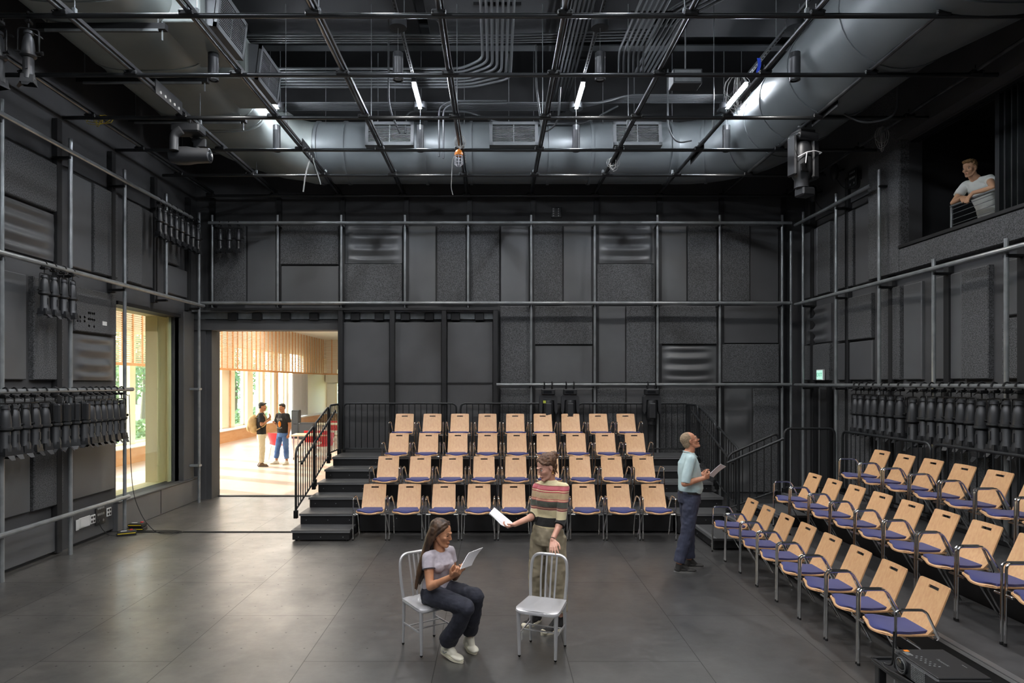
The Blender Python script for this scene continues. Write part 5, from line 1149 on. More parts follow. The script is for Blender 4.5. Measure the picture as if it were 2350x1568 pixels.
# power supplies and cables on the floor by the left wall
def psu(x, y, z, rz, label, w=0.26):
    t = Thing('power_box', label, 'power box', 'power boxes by the left wall', loc=(x, y, z), rot=rz)
    t.part('case', MB().cbox(-w/2, w/2, -0.08, 0.08, 0, 0.055, 0.006), M_rubber); t.part('top_plate', MB().cbox(-w/2+0.02, w/2-0.02, -0.06, 0.06, 0.055, 0.062, 0.002), M_fix2)
    t.part('yellow_stripe', MB().box(-w/2+0.01, w/2-0.01, -0.084, -0.078, 0.03, 0.042), M_yellow); t.part('red_button', MB().cbox(0.04, 0.08, 0.0, 0.04, 0.06, 0.075, 0.004), M_red); t.part('white_label', MB().box(-0.08, 0.0, -0.03, 0.01, 0.062, 0.065), M_white); t.done()
psu(-5.63, 9.98, 0.0, 0.5, 'black power box with a yellow stripe on the floor by the left wall, nearer one'); psu(-5.62, 10.26, 0.0, 0.1, 'black power box under the stacked one by the left wall', 0.24)
psu(-5.62, 10.26, 0.063, 0.0, 'power box stacked on another by the foot of the left wall pipe', 0.22)
c0 = [(-5.9, 9.7, 0.30), (-5.86, 9.72, 0.15), (-5.78, 9.8, 0.02), (-5.70, 9.9, 0.03)]; solo('extension_lead', MB().tube(fillet(c0, 0.1), 0.006, 6), M_cable, 'black cord from the low left outlet to the power boxes', 'cable')
c1 = [(-5.66, 10.1, 2.14), (-5.69, 10.2, 1.0), (-5.62, 10.15, 0.55), (-5.45, 10.12, 0.2), (-5.2, 10.02, 0.012), (-4.95, 10.0, 0.01), (-4.8, 10.15, 0.01), (-5.1, 10.25, 0.01), (-5.5, 10.2, 0.01)]
solo('extension_lead', MB().tube(fillet(c1, 0.25), 0.006, 6), M_cable, 'black cable looping from the left rail down onto the floor strip', 'cable')
# ---------------------------------------------------------------- projector on its stand
t = Thing('projector_stand', 'black metal stand under the projector at the bottom right corner', 'stand')
t.part('top_tray', MB().cbox(2.47, 3.02, 3.50, 4.30, 0.48, 0.505, 0.006), M_fix); t.part('tray_lip', MB().box(2.47, 3.02, 4.28, 4.30, 0.505, 0.52).box(2.47, 2.49, 3.50, 4.28, 0.505, 0.515), M_fix, smooth=False)
for x in (2.51, 2.98):
    for y in (3.54, 4.26): t.part('leg', MB().cbox(x-0.025, x+0.025, y-0.025, y+0.025, 0, 0.48, 0.004), M_fix)
t.part('lower_shelf', MB().cbox(2.52, 2.97, 3.55, 4.25, 0.12, 0.14, 0.004), M_fix); t.done()
t = Thing('projector', 'black data projector lying on the stand, its lens toward the stage', 'projector')
t.part('case', MB().cbox(2.51, 2.83, 3.71, 4.13, 0.515, 0.632, 0.012), M_fix); t.part('top_cover', MB().cbox(2.518, 2.822, 3.718, 4.122, 0.630, 0.640, 0.004), M_skirt)
i = t.part('lens_ring', MB().tube([(2.53, 4.03, 0.578), (2.498, 4.03, 0.578)], 0.052, 28), M_fix2)
t.part('lens', MB().ell((2.50, 4.03, 0.578), (0.014, 0.042, 0.042)), M_lens, sub=i); t.part('lens_rim', MB().tube([(2.497, 4.03+0.045*math.cos(k*math.pi/12), 0.578+0.045*math.sin(k*math.pi/12)) for k in range(24)], 0.003, 6, closed=True), M_pipe, sub=i)
g = MB()
for r_ in range(9):
    for k in range(9): g.box(2.507, 2.511, 3.82+k*0.0145, 3.829+k*0.0145, 0.53+r_*0.0105, 0.536+r_*0.0105)
t.part('side_grille', g, M_pipe, smooth=False)
b_ = MB()
for k in range(15): u = 2.56+0.022*(k % 3)+0.004*(k//3); v = 4.02-0.035*(k//3)-0.01*(k % 3); b_.cbox(u, u+0.012, v, v+0.008, 0.639, 0.643, 0.0015)
t.part('buttons', b_, M_pipe); t.part('warning_label', MB().box(2.56, 2.59, 4.085, 4.11, 0.640, 0.6412), M_orange, label='small orange label'); t.part('info_label', MB().box(2.54, 2.575, 4.03, 4.08, 0.640, 0.6412), M_pipe)
for k in range(3): t.part('tab', MB().box(2.512, 2.522, 4.115-0.018*k, 4.125-0.018*k, 0.63, 0.645), M_nose)
t.part('status_window', MB().box(2.775, 2.780, 3.85, 3.89, 0.640, 0.641), M_pipe)
e = t.done(); lettering('Panasonic', 0.026, M_pipe, e, Vector((2.685, 3.92, 0.6405))-e.location, (0, 0, -math.pi/2))
solo('projector_cable', MB().tube(fillet([(2.50, 4.1, 0.76), (2.495, 4.1, 0.62), (2.50, 4.12, 0.53), (2.48, 4.2, 0.53), (2.44, 4.1, 0.53), (2.46, 3.95, 0.54), (2.49, 3.8, 0.53), (2.5, 3.66, 0.515)], 0.05), 0.006, 6), M_cable, 'black cable looping beside the projector lens', 'cable')
# control room railing
t = Thing('balcony_railing', 'dark railing with five thin cables at the control room opening', 'railing')
XB = XR+0.15; YA, YC = 9.10, 8.22
t.part('top_rail', MB().cbox(XB-0.02, XB+0.02, YC-0.05, YA+0.01, 4.765, 4.79, 0.004), M_pipe)
for y in (YA, YC, YC-0.09): t.part('post', MB().cbox(XB-0.012, XB+0.012, y-0.015, y+0.015, BZ0, 4.77, 0.003), M_pipe)
for z in (4.44, 4.515, 4.59, 4.665, 4.73): t.part('cable', MB().cyl((XB, YA, z), (XB, YC-0.09, z), 0.004, n=6), M_pipe)
t.done()
# ---------------------------------------------------------------- people
M_skinA = mat('skin_tan', 'c08a68', 0.5, vary=(14, 'b67f5e')); M_skinB = mat('skin_pale', 'd9a792', 0.5, vary=(14, 'cf9884')); M_skinC = mat('skin_ruddy', 'c48d70', 0.5, vary=(14, 'b87d62'))
M_skinD = mat('skin_fair', 'd2a482', 0.5); M_skinE = mat('skin_warm', 'b07a58', 0.5)
M_lipm = mat('lips', 'a8534c', 0.45); M_eyew = mat('eye_white', 'e8e4e0', 0.3); M_iris = mat('iris', '2c1f18', 0.3); M_brow = mat('brow_hair', '2e2018', 0.8)
M_hairA = mat('long_brown_hair', '2a1d16', 0.5, vary=(26, '553c28', (1, 1, 0.12), 0.3), bump=(60, 0.5, (1, 1, 0.15)))
M_hairB = mat('curly_brown_hair', '3c2a1f', 0.6, vary=(40, '6f4d36', (1,1,1), 0.4), bump=(70, 0.8)); M_hairC = mat('short_grey_hair', '9b8870', 0.8, vary=(80, '7c6a55', (1,1,1), 0.3), bump=(150, 0.6))
M_hairD = mat('light_brown_hair', '7a5a36', 0.7, vary=(40, '9c7a50', (1,1,1), 0.4), bump=(80, 0.8)); M_hairE = mat('black_hair', '17130f', 0.55, bump=(70, 0.6))
M_lilac = mat('lilac_knit', 'a9a2ab', 0.9, bump=(90, 0.25, (1, 1, 6)), vary=(30, 'b4aeb6')); M_navy = mat('navy_trousers', '22242f', 0.85, bump=(30, 0.3), vary=(8, '2a2c38'))
M_navy2 = mat('slate_blue_trousers', '363a4d', 0.85, bump=(22, 0.4), vary=(7, '2e3244')); M_khaki = mat('khaki_corduroy', '8f8570', 0.9, bump=(26, 0.45, (1,1,0.6)), vary=(6, 'a0957e'))
M_shirt = mat('pale_blue_shirt', 'a9c0c4', 0.85, bump=(9, 0.5), vary=(3, 'b6cacc')); M_tee = mat('pale_tee', 'dddfd8', 0.9, bump=(8, 0.5)); M_blackt = mat('black_tee', '1d1c1d', 0.9, bump=(8, 0.4))
M_chino = mat('cream_trousers', 'cfc4a6', 0.9, bump=(10, 0.4)); M_jean = mat('blue_jeans', '3f5f94', 0.9, bump=(14, 0.4), vary=(4, '5878a8')); M_shoew = mat('white_shoe', 'dcd8c8', 0.55)
M_shoeb = mat('black_canvas_shoe', '1c1a1a', 0.8); M_shoeg = mat('dark_grey_shoe', '2e2d2c', 0.7); M_sole = mat('shoe_sole', 'd8d2bc', 0.6); M_solg = mat('grey_sole', '6b6a68', 0.7)
M_pack = mat('tan_backpack', 'c4a878', 0.85, bump=(12, 0.4), vary=(5, 'b4966a')); M_brownshoe = mat('brown_shoe', '6a5440', 0.7); M_denimd = mat('dark_denim', '2c3850', 0.9)
def striped():
    m = bpy.data.materials.new('striped_knit'); m.use_nodes = True; nt = m.node_tree; b = nt.nodes['Principled BSDF']; N = nt.nodes.new; L = nt.links.new
    tc = N('ShaderNodeTexCoord'); sp = N('ShaderNodeSeparateXYZ'); L(tc.outputs['Object'], sp.inputs[0])
    mr = N('ShaderNodeMapRange'); mr.inputs[1].default_value = 0.95; mr.inputs[2].default_value = 1.45; L(sp.outputs[2], mr.inputs[0])
    r = N('ShaderNodeValToRGB'); r.color_ramp.interpolation = 'CONSTANT'; r.color_ramp.elements[0].position = 0; r.color_ramp.elements[0].color = (*lin('e0d2a8'), 1)
    st = [(0.05,'1a1a1c'),(0.215,'d2c49e'),(0.235,'cfc29c'),(0.365,'7a3038'),(0.39,'cdb08a'),(0.40,'7a3038'),(0.415,'474b42'),(0.525,'c96a66'),(0.54,'cdb08a'),(0.555,'b04448'),(0.57,'b79c7a'),(0.685,'a82c3c'),(0.70,'e0c8a0'),(0.72,'a82c3c'),(0.735,'d2707a'),(0.80,'a05a50'),(0.815,'dccfa6')]
    r.color_ramp.elements[1].position = st[0][0]; r.color_ramp.elements[1].color = (*lin(st[0][1]), 1)
    for p, c in st[1:]: e = r.color_ramp.elements.new(p); e.color = (*lin(c), 1)
    L(mr.outputs[0], r.inputs[0]); L(r.outputs[0], b.inputs['Base Color']); b.inputs['Roughness'].default_value = 0.9; b.inputs['Sheen Weight'].default_value = 0.2
    nz = N('ShaderNodeTexNoise'); nz.inputs['Scale'].default_value = 120; L(tc.outputs['Object'], nz.inputs['Vector']); bp = N('ShaderNodeBump'); bp.inputs['Strength'].default_value = 0.3; bp.inputs['Distance'].default_value = 0.01
    L(nz.outputs['Fac'], bp.inputs['Height']); L(bp.outputs[0], b.inputs['Normal']); return m
M_strp = striped()
TEX = bpy.data.textures.new('folds', 'CLOUDS'); TEX.noise_scale = 0.07; TEX.noise_depth = 1
TEX2 = bpy.data.textures.new('curls', 'CLOUDS'); TEX2.noise_scale = 0.022; TEX2.noise_depth = 1
def fuse(mb, voxel=0.006, smooth=3, fold=0.0, tex=None):
    """one continuous surface from overlapping forms"""
    me = bpy.data.meshes.new('tmp'); me.from_pydata(mb.v, [], mb.f); bm = bmesh.new(); bm.from_mesh(me); bmesh.ops.recalc_face_normals(bm, faces=bm.faces); bm.to_mesh(me); bm.free()
    o = bpy.data.objects.new('tmp', me); COL.objects.link(o)
    r = o.modifiers.new('r', 'REMESH'); r.mode = 'VOXEL'; r.voxel_size = voxel; r.adaptivity = 0.0
    if smooth: s = o.modifiers.new('s', 'SMOOTH'); s.factor = 0.5; s.iterations = smooth
    if fold: d = o.modifiers.new('d', 'DISPLACE'); d.texture = tex or TEX; d.strength = fold; d.mid_level = 0.5; d.texture_coords = 'LOCAL'
    dg = bpy.context.evaluated_depsgraph_get(); out = bpy.data.meshes.new_from_object(o.evaluated_get(dg)); bpy.data.objects.remove(o); out.shade_smooth(); return out
V = Vector
def hand(m, wr, d, n, side, curl=0.5, s=0.92, spread=0.0, thumb=0.5, fl=None):
    """wr wrist, d toward the fingers, n out of the palm, side=+1 if the thumb is on d x n side"""
    d = V(d).normalized(); n = V(n); n = (n-d*n.dot(d)).normalized(); b = d.cross(n)*side; wr = V(wr)
    offs = (0.032, 0.011, -0.010, -0.030); lens = (0.064, 0.073, 0.068, 0.052)
    m.ell(wr+d*0.045*s, (0.048*s, 0.037*s, 0.014*s), (d, b, n), 14, 8)
    for i, o in enumerate(offs):
        k = wr+d*(0.086-0.004*abs(i-1))*s+b*o*s
        m.limb([wr+b*o*0.45*s+d*0.01, k], [0.014*s, 0.0115*s], 8)
        c = curl[i] if isinstance(curl, (list, tuple)) else curl*(1+0.12*i)
        q = k; a = 0.0; ls = (0.45, 0.32, 0.23); pts = [k]; dd = (d+b*spread*(1.5-i)*0.2).normalized()
        for j in range(3):
            a += c*(0.9 if j == 0 else 1.0); q = q+(dd*math.cos(a)+n*math.sin(a))*lens[i]*ls[j]*s*1.05; pts.append(q)
        m.limb(pts, [0.0098*s, 0.0088*s, 0.0080*s, 0.0068*s], 8)
    t0 = wr+d*0.018*s+b*0.024*s; t1 = t0+(d*0.65+b*0.62+n*0.35*thumb).normalized()*0.043*s; t2 = t1+(d*0.85+b*0.25+n*0.45*thumb).normalized()*0.033*s; t3 = t2+(d*0.9+n*0.5*thumb-b*0.05).normalized()*0.025*s
    m.limb([t0, t1, t2, t3], [0.015*s, 0.0118*s, 0.0105*s, 0.0082*s], 8)
class Head:
    def __init__(s, c, f, up=(0,0,1), k=1.0):
        s.c = V(c); s.f = V(f).normalized(); u = V(up); s.u = (u-s.f*u.dot(s.f)).normalized(); s.r = s.f.cross(s.u); s.k = k
    def p(s, f, r, u): return s.c+(s.f*f+s.r*r+s.u*u)*s.k
    def ax(s): return (s.r, s.f, s.u)
    def build(s, m, neck_base, male=False):
        k = s.k; h = 1.0 if male else 0.78; E = lambda f, r, u, a, b, c: m.ell(s.p(f, r, u), (a*k, b*k, c*k), s.ax(), 18, 12)
        E(-0.012, 0, 0.030, 0.074, 0.094, 0.083)          # cranium
        E(0.026, 0, -0.012, 0.062, 0.066, 0.078)          # face
        jw = 0.034 if male else 0.028
        m.limb([s.p(0.000, 0.050, -0.045), s.p(0.030, jw, -0.088), s.p(0.074, 0.010, -0.101)], [0.020*k, 0.019*k, 0.0165*k], 10); m.limb([s.p(0.000, -0.050, -0.045), s.p(0.030, -jw, -0.088), s.p(0.074, -0.010, -0.101)], [0.020*k, 0.019*k, 0.0165*k], 10)
        E(0.036, 0, -0.068, 0.042, 0.044, 0.038)          # mouth region
        E(0.077, 0, -0.097, 0.017, 0.015, 0.014)          # chin
        m.limb([s.p(0.080, 0.030, 0.020), s.p(0.089, 0.010, 0.021), s.p(0.089, -0.010, 0.021), s.p(0.080, -0.030, 0.020)], [0.008*k*h, 0.009*k*h, 0.009*k*h, 0.008*k*h], 8)
        m.limb([s.p(0.086, 0, 0.012), s.p(0.098+0.003*(h == 1), 0, -0.018), s.p(0.104+0.005*(h == 1), 0, -0.030)], [0.008*k*h, 0.0085*k*h, 0.0095*k*h], 8)  # nose
        for q in (-1, 1):
            m.ell(s.p(0.097, q*0.011, -0.036), (0.008*k*h, 0.010*k*h, 0.0065*k*h), s.ax(), 8, 6)
            m.ell(s.p(0.055, q*0.042, -0.024), (0.021*k, 0.024*k, 0.019*k), s.ax(), 10, 8)   # cheek
            m.ell(s.p(-0.006, q*0.074, -0.010), (0.007*k, 0.017*k, 0.029*k), (s.r, (s.f*0.9+s.u*0.2).normalized(), s.u), 10, 8)
            m.limb([s.p(-0.004, q*0.077, 0.016), s.p(-0.018, q*0.080, 0.004), s.p(-0.014, q*0.079, -0.022)], [0.0055*k]*3, 6)
        m.limb([s.p(0.082, -0.020, -0.064), s.p(0.0905, 0, -0.0615), s.p(0.082, 0.020, -0.064)], [0.005*k, 0.0065*k, 0.005*k], 8)
        m.limb([s.p(0.080, -0.017, -0.073), s.p(0.088, 0, -0.0735), s.p(0.080, 0.017, -0.073)], [0.005*k, 0.0068*k, 0.005*k], 8)
        nb = V(neck_base); rr = 0.056 if male else 0.046
        m.limb([s.p(-0.025, 0, -0.045), s.p(-0.018, 0, -0.09)*0.6+nb*0.4, nb], [rr*k, rr*k*0.98, rr*k*1.15], 14)
    def face(s, t, body_i, brow=M_brow, closed=False, lip=M_lipm):
        k = s.k
        for q in (-1, 1):
            i = t.part('eye', MB().ell(s.p(0.0745, q*0.031, 0.000), (0.0125*k, 0.0105*k, 0.0065*k if not closed else 0.003*k), s.ax(), 12, 8), M_eyew if not closed else brow)
            if not closed: t.part('iris', MB().ell(s.p(0.0825, q*0.031, -0.0005), (0.0052*k, 0.0040*k, 0.0052*k), s.ax(), 10, 8), M_iris, sub=i)
            t.part('upper_lashes', MB().limb([s.p(0.0765, q*0.0435, 0.003), s.p(0.084, q*0.031, 0.0075), s.p(0.0805, q*0.019, 0.003)], [0.0016*k]*3, 5), brow)
            t.part('eyebrow', MB().limb([s.p(0.0675, q*0.048, 0.018), s.p(0.0815, q*0.033, 0.025), s.p(0.0885, q*0.015, 0.021)], [0.0018*k, 0.0028*k, 0.0026*k], 6), brow)
        t.part('lips', MB().limb([s.p(0.0835, -0.019, -0.067), s.p(0.0945, 0, -0.0640), s.p(0.0835, 0.019, -0.067)], [0.0018*k, 0.0034*k, 0.0018*k], 6).limb([s.p(0.083, -0.017, -0.069), s.p(0.0915, 0, -0.0725), s.p(0.083, 0.017, -0.069)], [0.0018*k, 0.0036*k, 0.0018*k], 6), lip)
def torso(m, secs): m.loft(secs, 28)
def shoe(toe, heel, ankle, m_up, m_so, w=0.047, sole=0.018, canvas=False, lace=None, t=None, voxel=0.005):
    toe = V(toe); heel = V(heel); d = (toe-heel); Ln = d.length; d.normalize(); up = V((0,0,1)); s = d.cross(up).normalized(); up = s.cross(d)
    m = MB(); A = V(ankle)
    m.ell(heel+d*Ln*0.16+up*0.035, (0.036, 0.040, 0.034), (s, d, up)); m.ell(heel+d*Ln*0.42+up*0.034, (0.038, 0.075, 0.030), (s, d, up)); m.ell(heel+d*Ln*0.74+up*0.026, (0.046, 0.072, 0.024), (s, d, up))
    m.limb([heel+d*Ln*0.20+up*0.04, A], [0.042, 0.040], 12); m.limb([heel+d*Ln*0.62+up*0.034, A+d*0.012], [0.030, 0.036], 12)
    i = t.part('shoe', fuse(m, voxel, 2), m_up)
    so = MB(); n = 20; ring = []
    for j in range(n):
        a = 2*math.pi*j/n; v = 0.5+0.5*math.cos(a); ww = w*(0.78+0.3*math.exp(-((v-0.72)/0.22)**2)); ring.append(heel+d*(Ln*(v*1.04-0.02))+s*ww*math.sin(a))
    so.ring_skin([[p-up*0.002 for p in ring], [p+up*sole for p in ring]]); t.part('sole', so, m_so, sub=i)
    if lace: 
        lm = MB()
        for q in range(4):
            c = heel+d*Ln*(0.46+0.09*q)+up*(0.078-0.011*q); lm.limb([c-s*0.022-up*0.008, c+up*0.002, c+s*0.022-up*0.008], [0.0032]*3, 6)
        t.part('laces', lm, lace, sub=i)
    if canvas: t.part('toe_cap', MB().ell(toe-d*0.035+up*0.022, (0.041, 0.036, 0.022), (s, d, up)), m_so, sub=i)
    return i
def booklet(name, label, quads, loc_thing=None, th=0.004):
    m = MB()
    for (a, b, c, d) in quads:
        a, b, c, d = V(a), V(b), V(c), V(d); n = 8; G = []
        nn = (b-a).cross(d-a).normalized()
        for i in range(n+1):
            u = i/n; row = []
            for j in range(n+1):
                v = j/n; p = (a*(1-u)+b*u)*(1-v)+(d*(1-u)+c*u)*v; row.append(p+nn*0.010*math.sin(u*math.pi)*(0.4+v*0.6))
            G.append(row)
        m.sheet(G, lambda i, j: True, th)
    return solo(name, m, M_paper, label, 'paper', angle=60)

# --- seated woman
def seated_woman():
    t = Thing('person', 'woman with long brown hair seated on a metal chair, reading paper', 'person')
    f = V((.72, -.69, 0)); r = V((-.69, -.72, 0)); pel = V((-.500, 5.700, .495))
    hd = Head((-.468, 5.665, 1.020), (.93, -.33, -.22), k=0.97); nb = V((-.488, 5.685, .868))
    sR = V((-.578, 5.600, .822)); sL = V((-.408, 5.778, .832)); eR = P(987, 1347, 5.50); wR = P(1036, 1324, 5.40); eL = V((-.36, 5.78, .60)); wL = V((-.305, 5.51, .725))
    hR = pel+r*.088+f*0.02; hL = pel-r*.088+f*0.02; kR = V((-.235, 5.318, .49)); kL = V((-.165, 5.485, .525)); aR = V((-.405, 5.54, .10)); aL = V((-.225, 5.705, .105))
    b = MB(); hd.build(b, nb)
    torso(b, [(pel-V((0,0,.06)), r*.13, f*.08), (pel+V((0,0,.03)), r*.13, f*.085), (pel+V((-.01,0,.14)), r*.105, f*.075), (pel+V((.005,-.01,.24)), r*.12, f*.085), (nb-V((0,0,.045)), r*.10, f*.06), (nb-V((0,0,.005)), r*.055, f*.045)])
    b.limb([nb-V((0,0,.05)), sR-V((0,0,.004)), eR, wR], [.036, .046, .034, .0235]); b.limb([nb-V((0,0,.05)), sL-V((0,0,.004)), eL, wL], [.036, .044, .032, .022])
    b.limb([sR, sR*.5+eR*.5], [.045, .042]); b.limb([eR*.7+wR*.3, eR], [.0355, .034])
    hand(b, wR, (P(1056, 1311, 5.355)-wR), (.25, .45, .85), 1, [0.85, .95, 1.0, 1.05], thumb=1.1)
    hand(b, wL, (P(1060, 1310, 5.43)-wL), (-.3, -.3, .85), -1, 0.8, thumb=1.0)
    for h, k, a in ((hR, kR, aR), (hL, kL, aL)): b.limb([h, k, a], [.068, .046, .034])
    b.limb([pel, hR], [.08, .07]); b.limb([pel, hL], [.08, .07])
    bi = t.part('body', fuse(b, .0048, 2), M_skinA); hd.face(t, bi, closed=True)
    # tee
    m = MB(); torso(m, [(pel+V((-.01,.0,.015)), r*.150, f*.103), (pel+V((-.012,0,.07)), r*.142, f*.098), (pel+V((-.01,0,.14)), r*.126, f*.090), (pel+V((.0,-.01,.21)), r*.132, f*.098), (pel+V((.012,-.018,.265)), r*.140, f*.106), (nb-V((0,0,.055)), r*.125, f*.080), (nb-V((0,0,.012)), r*.070, f*.055)])
    for q in (-1, 1): m.ell(pel+V((.0,-.01,.245))+f*.075-r*q*.058, (.052, .045, .050), (r, f, V((0,0,1))))
    u = (eR-sR).normalized(); m.limb([nb-V((.0,0,.035)), sR-V((0,0,.004)), sR+u*.10], [.05, .055, .055], 16, True); u = (eL-sL).normalized(); m.limb([nb-V((0,0,.035)), sL, sL+u*.10], [.05, .053, .054], 16, True)
    t.part('t_shirt', fuse(m, .0055, 3, .010), M_lilac)
    u = (eR-sR).normalized(); t.part('sleeve_hem', MB().tube([sR+u*.096+(q := Quaternion(u, 2*math.pi*j/20)) @ (u.orthogonal().normalized()*.056) for j in range(20)], .0035, 6, closed=True), M_navy)
    # trousers
    m = MB(); m.loft([(pel-V((0,0,.070)), r*.155, f*.11), (pel-V((0,0,.02)), r*.165, f*.118), (pel+V((-.008,0,.055)), r*.148, f*.104)], 28)
    m.limb([pel+r*.075, hR+f*.03, kR-f*.02, kR+V((0,0,-.005))], [.098, .092, .073, .070], 18); m.limb([pel-r*.075, hL+f*.03, kL-f*.02, kL], [.098, .092, .073, .070], 18)
    m.limb([kR, kR*.5+aR*.5, aR+V((0,0,.035))], [.068, .070, .078], 18, True); m.limb([kL, kL*.5+aL*.5, aL+V((0,0,.06))], [.068, .068, .075], 18, True)
    t.part('trousers', fuse(m, .006, 3, .016), M_navy)
    i = shoe((-.272, 5.400, .004), (-.463, 5.592, .020), aR, M_shoew, M_sole, t=t, lace=M_white)
    fd = V((-.272+.463, 5.4-5.592, 0)).normalized(); sdv = V((fd.y, -fd.x, 0)); c = V((-.400, 5.515, .050))+sdv*.045
    t.part('side_mark', MB().limb([c-fd*.012+V((0,0,.016)), c, c+fd*.03+V((0,0,.018))], [.004]*3, 6), M_pipe, sub=i, label='grey stripe mark')
    shoe((-.170, 5.572, .004), (-.262, 5.768, .012), aL, M_shoew, M_sole, t=t, lace=M_white)
    # hair
    h = MB(); h.ell(hd.p(-.026, 0, .045), (.083, .093, .082), hd.ax()); h.ell(hd.p(-.050, 0, -.005), (.074, .060, .085), hd.ax())
    bk = -V((.93, -.33, 0)).normalized(); g = random.Random(3)
    for k in range(34):
        a = -1.5+3.0*k/33; e = g.uniform(-.012, .012); s0 = hd.p(-.045-.045*math.cos(a), .070*math.sin(a), .03); s1 = hd.p(-.070-.035*math.cos(a), .072*math.sin(a), -.06)
        s2 = nb+bk*(.085+.045*math.cos(a)+e)+hd.r*.100*math.sin(a)+V((0,0,-.055)); s3 = s2+bk*.018+hd.r*(.015*math.sin(a)+e)+V((-.01, 0, -.115)); s4 = s3+bk*.03+hd.r*e+V((0, 0, -.105-g.uniform(0,.05)))
        h.limb([s0, s1, s2, s3, s4], [.022, .024, .024, .019, .006], 8)
    for q in (-1, 1):
        h.limb([hd.p(.050, q*.024, .086), hd.p(.034, q*.058, .062), hd.p(.004, q*.077, .022), hd.p(-.040, q*.080, -.045), hd.p(-.06, q*.078, -.10)], [.010, .013, .014, .022, .022], 8)
        h.limb([hd.p(.03, q*.03, .098), hd.p(.0, q*.066, .062), hd.p(-.045, q*.078, .0)], [.018, .018, .022], 8)
    t.part('hair', fuse(h, .0055, 2, .004, TEX2), M_hairA)
    t.done()
    booklet('script_pages', 'white script pages held up by the seated woman', [(P(1056,1307,5.33), P(1076,1269,5.46), P(1108,1257,5.66), P(1082,1298,5.54))])
seated_woman()

